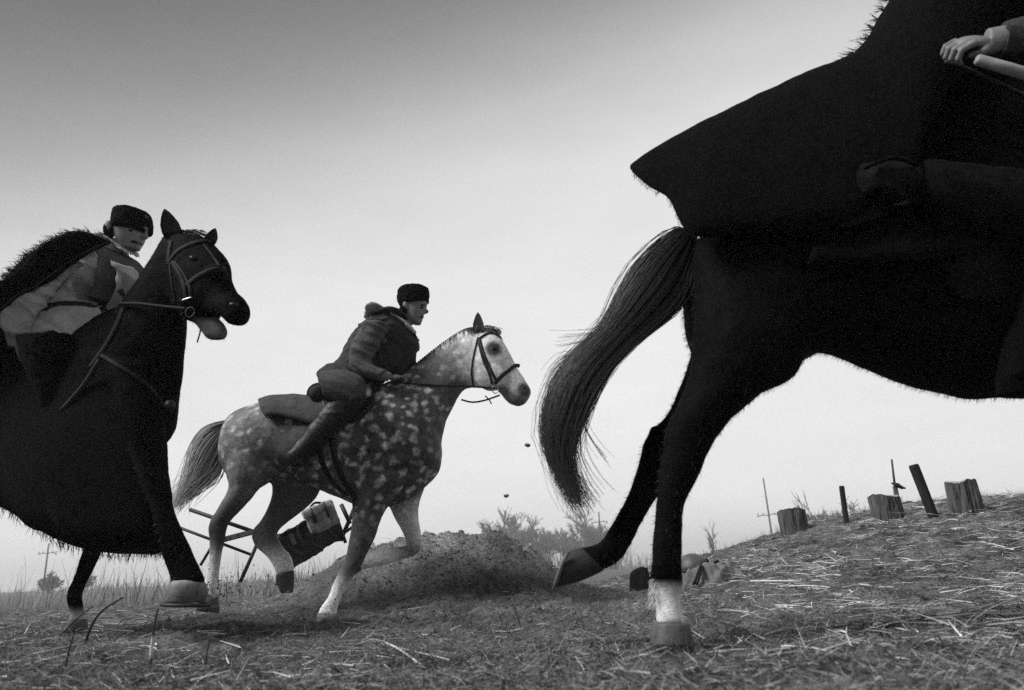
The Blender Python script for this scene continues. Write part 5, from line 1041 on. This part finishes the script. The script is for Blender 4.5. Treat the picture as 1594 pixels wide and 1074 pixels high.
lying(772, 990, 815, 988, .005, .6, 'pale stick lying on the ground right of the mound')
lying(965, 1035, 1060, 1015, .006, .5, 'pale bent twig in front of the planted hoof')
lying(260, 1048, 312, 1027, .005, .5, 'pale twig at the bottom left right of the stalk')
lying(958, 1008, 972, 1035, .005, .55, 'short straw pointing at the camera left of the hoof')
def tuft(px, py, n, ln, tone, label, rad=.09):
    g = ground_hit(px, py); x = g[0]+rng.normal(0, rad, n); y = g[1]+rng.normal(0, rad*.6, n); b = np.stack([x, y, HD(x, y)-.01], 1); o = ribbons('grass_tuft', 'straw', b, rng.uniform(0, 6.28, n), rng.uniform(.3, 1.4, n), rng.uniform(.3, 1, n)*ln, rng.uniform(.001, .0022, n), rng.uniform(.1, .6, n), rng.uniform(*tone, n), org=g, seg=4); tag(o, label, 'grass tuft', 'grass tufts')
tuft(640, 1040, 260, .13, (.03, .2), 'dark grass tuft under crossed straws in the bottom middle')
tuft(1095, 1015, 420, .12, (.015, .07), 'black grass clump right of the planted hoof', .11)
tuft(360, 1038, 160, .10, (.03, .15), 'small grass tuft at the bottom left of the middle')
tuft(1218, 835, 300, .10, (.02, .08), 'dark grass clump at the foot of the shortest stump', .14)
tuft(820, 1030, 170, .08, (.03, .2), 'low grass tuft in the bottom middle right of the crossed straws')

# dirt kicked up by the hooves
m = MB()
for (px, py, Yd, k, sp) in ((345, 930, 4.9, 150, 26), (500, 960, 5.1, 60, 22), (325, 945, 4.6, 60, 16), (440, 930, 5.3, 30, 20)):
    for i in range(k):
        c0 = P(px+rng.normal(0, sp), py-abs(rng.normal(0, sp*.8)), Yd+rng.normal(0, .15)); r_ = .003+.011*rng.beta(1, 4); o_ = len(m.v); q = ico*r_*rng.uniform(.6, 1.4, (6, 3))
        for v in q: m.v.append(tuple(c0+v)); m.t.append(.06); m.d.append(0)
        m.f += [tuple(o_+j for j in f) for f in icf]
o = m.build('kicked_dirt', 'clod', None, shade=False); tag(o, 'crumbs of dirt thrown up by the hooves', kind='stuff')
# thin dust round the hooves of the grey horse
g = P(470, 950, 5.2); db = MB(); db.ell(g+np.array([-.1, .1, .06]), 1.1, .6, .26, n=24); dm = bpy.data.materials.new('dust'); dm.use_nodes = True; t = dm.node_tree; t.nodes.clear()
tcn = t.nodes.new('ShaderNodeTexCoord'); mp = t.nodes.new('ShaderNodeMapping'); mp.vector_type = 'TEXTURE'; mp.inputs['Scale'].default_value = (1.1, .6, .26)
t.links.new(tcn.outputs['Object'], mp.inputs[0]); le = t.nodes.new('ShaderNodeVectorMath'); le.operation = 'LENGTH'; t.links.new(mp.outputs[0], le.inputs[0])
fo = t.nodes.new('ShaderNodeMapRange'); fo.inputs[1].default_value = .15; fo.inputs[2].default_value = .95; fo.inputs[3].default_value = 1; fo.inputs[4].default_value = 0; t.links.new(le.outputs['Value'], fo.inputs[0])
nz = t.nodes.new('ShaderNodeTexNoise'); nz.inputs['Scale'].default_value = 3.5; nz.inputs['Detail'].default_value = 4; t.links.new(tcn.outputs['Object'], nz.inputs['Vector'])
nr = t.nodes.new('ShaderNodeMapRange'); nr.inputs[1].default_value = .4; nr.inputs[2].default_value = .7; nr.inputs[3].default_value = 0; nr.inputs[4].default_value = .13; t.links.new(nz.outputs['Fac'], nr.inputs[0])
mu = t.nodes.new('ShaderNodeMath'); mu.operation = 'MULTIPLY'; t.links.new(fo.outputs[0], mu.inputs[0]); t.links.new(nr.outputs[0], mu.inputs[1])
pv = t.nodes.new('ShaderNodeVolumePrincipled'); pv.inputs['Color'].default_value = (.6, .6, .6, 1); t.links.new(mu.outputs[0], pv.inputs['Density']); mo = t.nodes.new('ShaderNodeOutputMaterial'); t.links.new(pv.outputs[0], mo.inputs['Volume'])
o = db.build('dust', dm, None, org=g+np.array([-.1, .1, .06])); tag(o, 'thin dust hanging round the hooves of the grey horse', kind='stuff')
S.cycles.volume_step_rate = 2.0
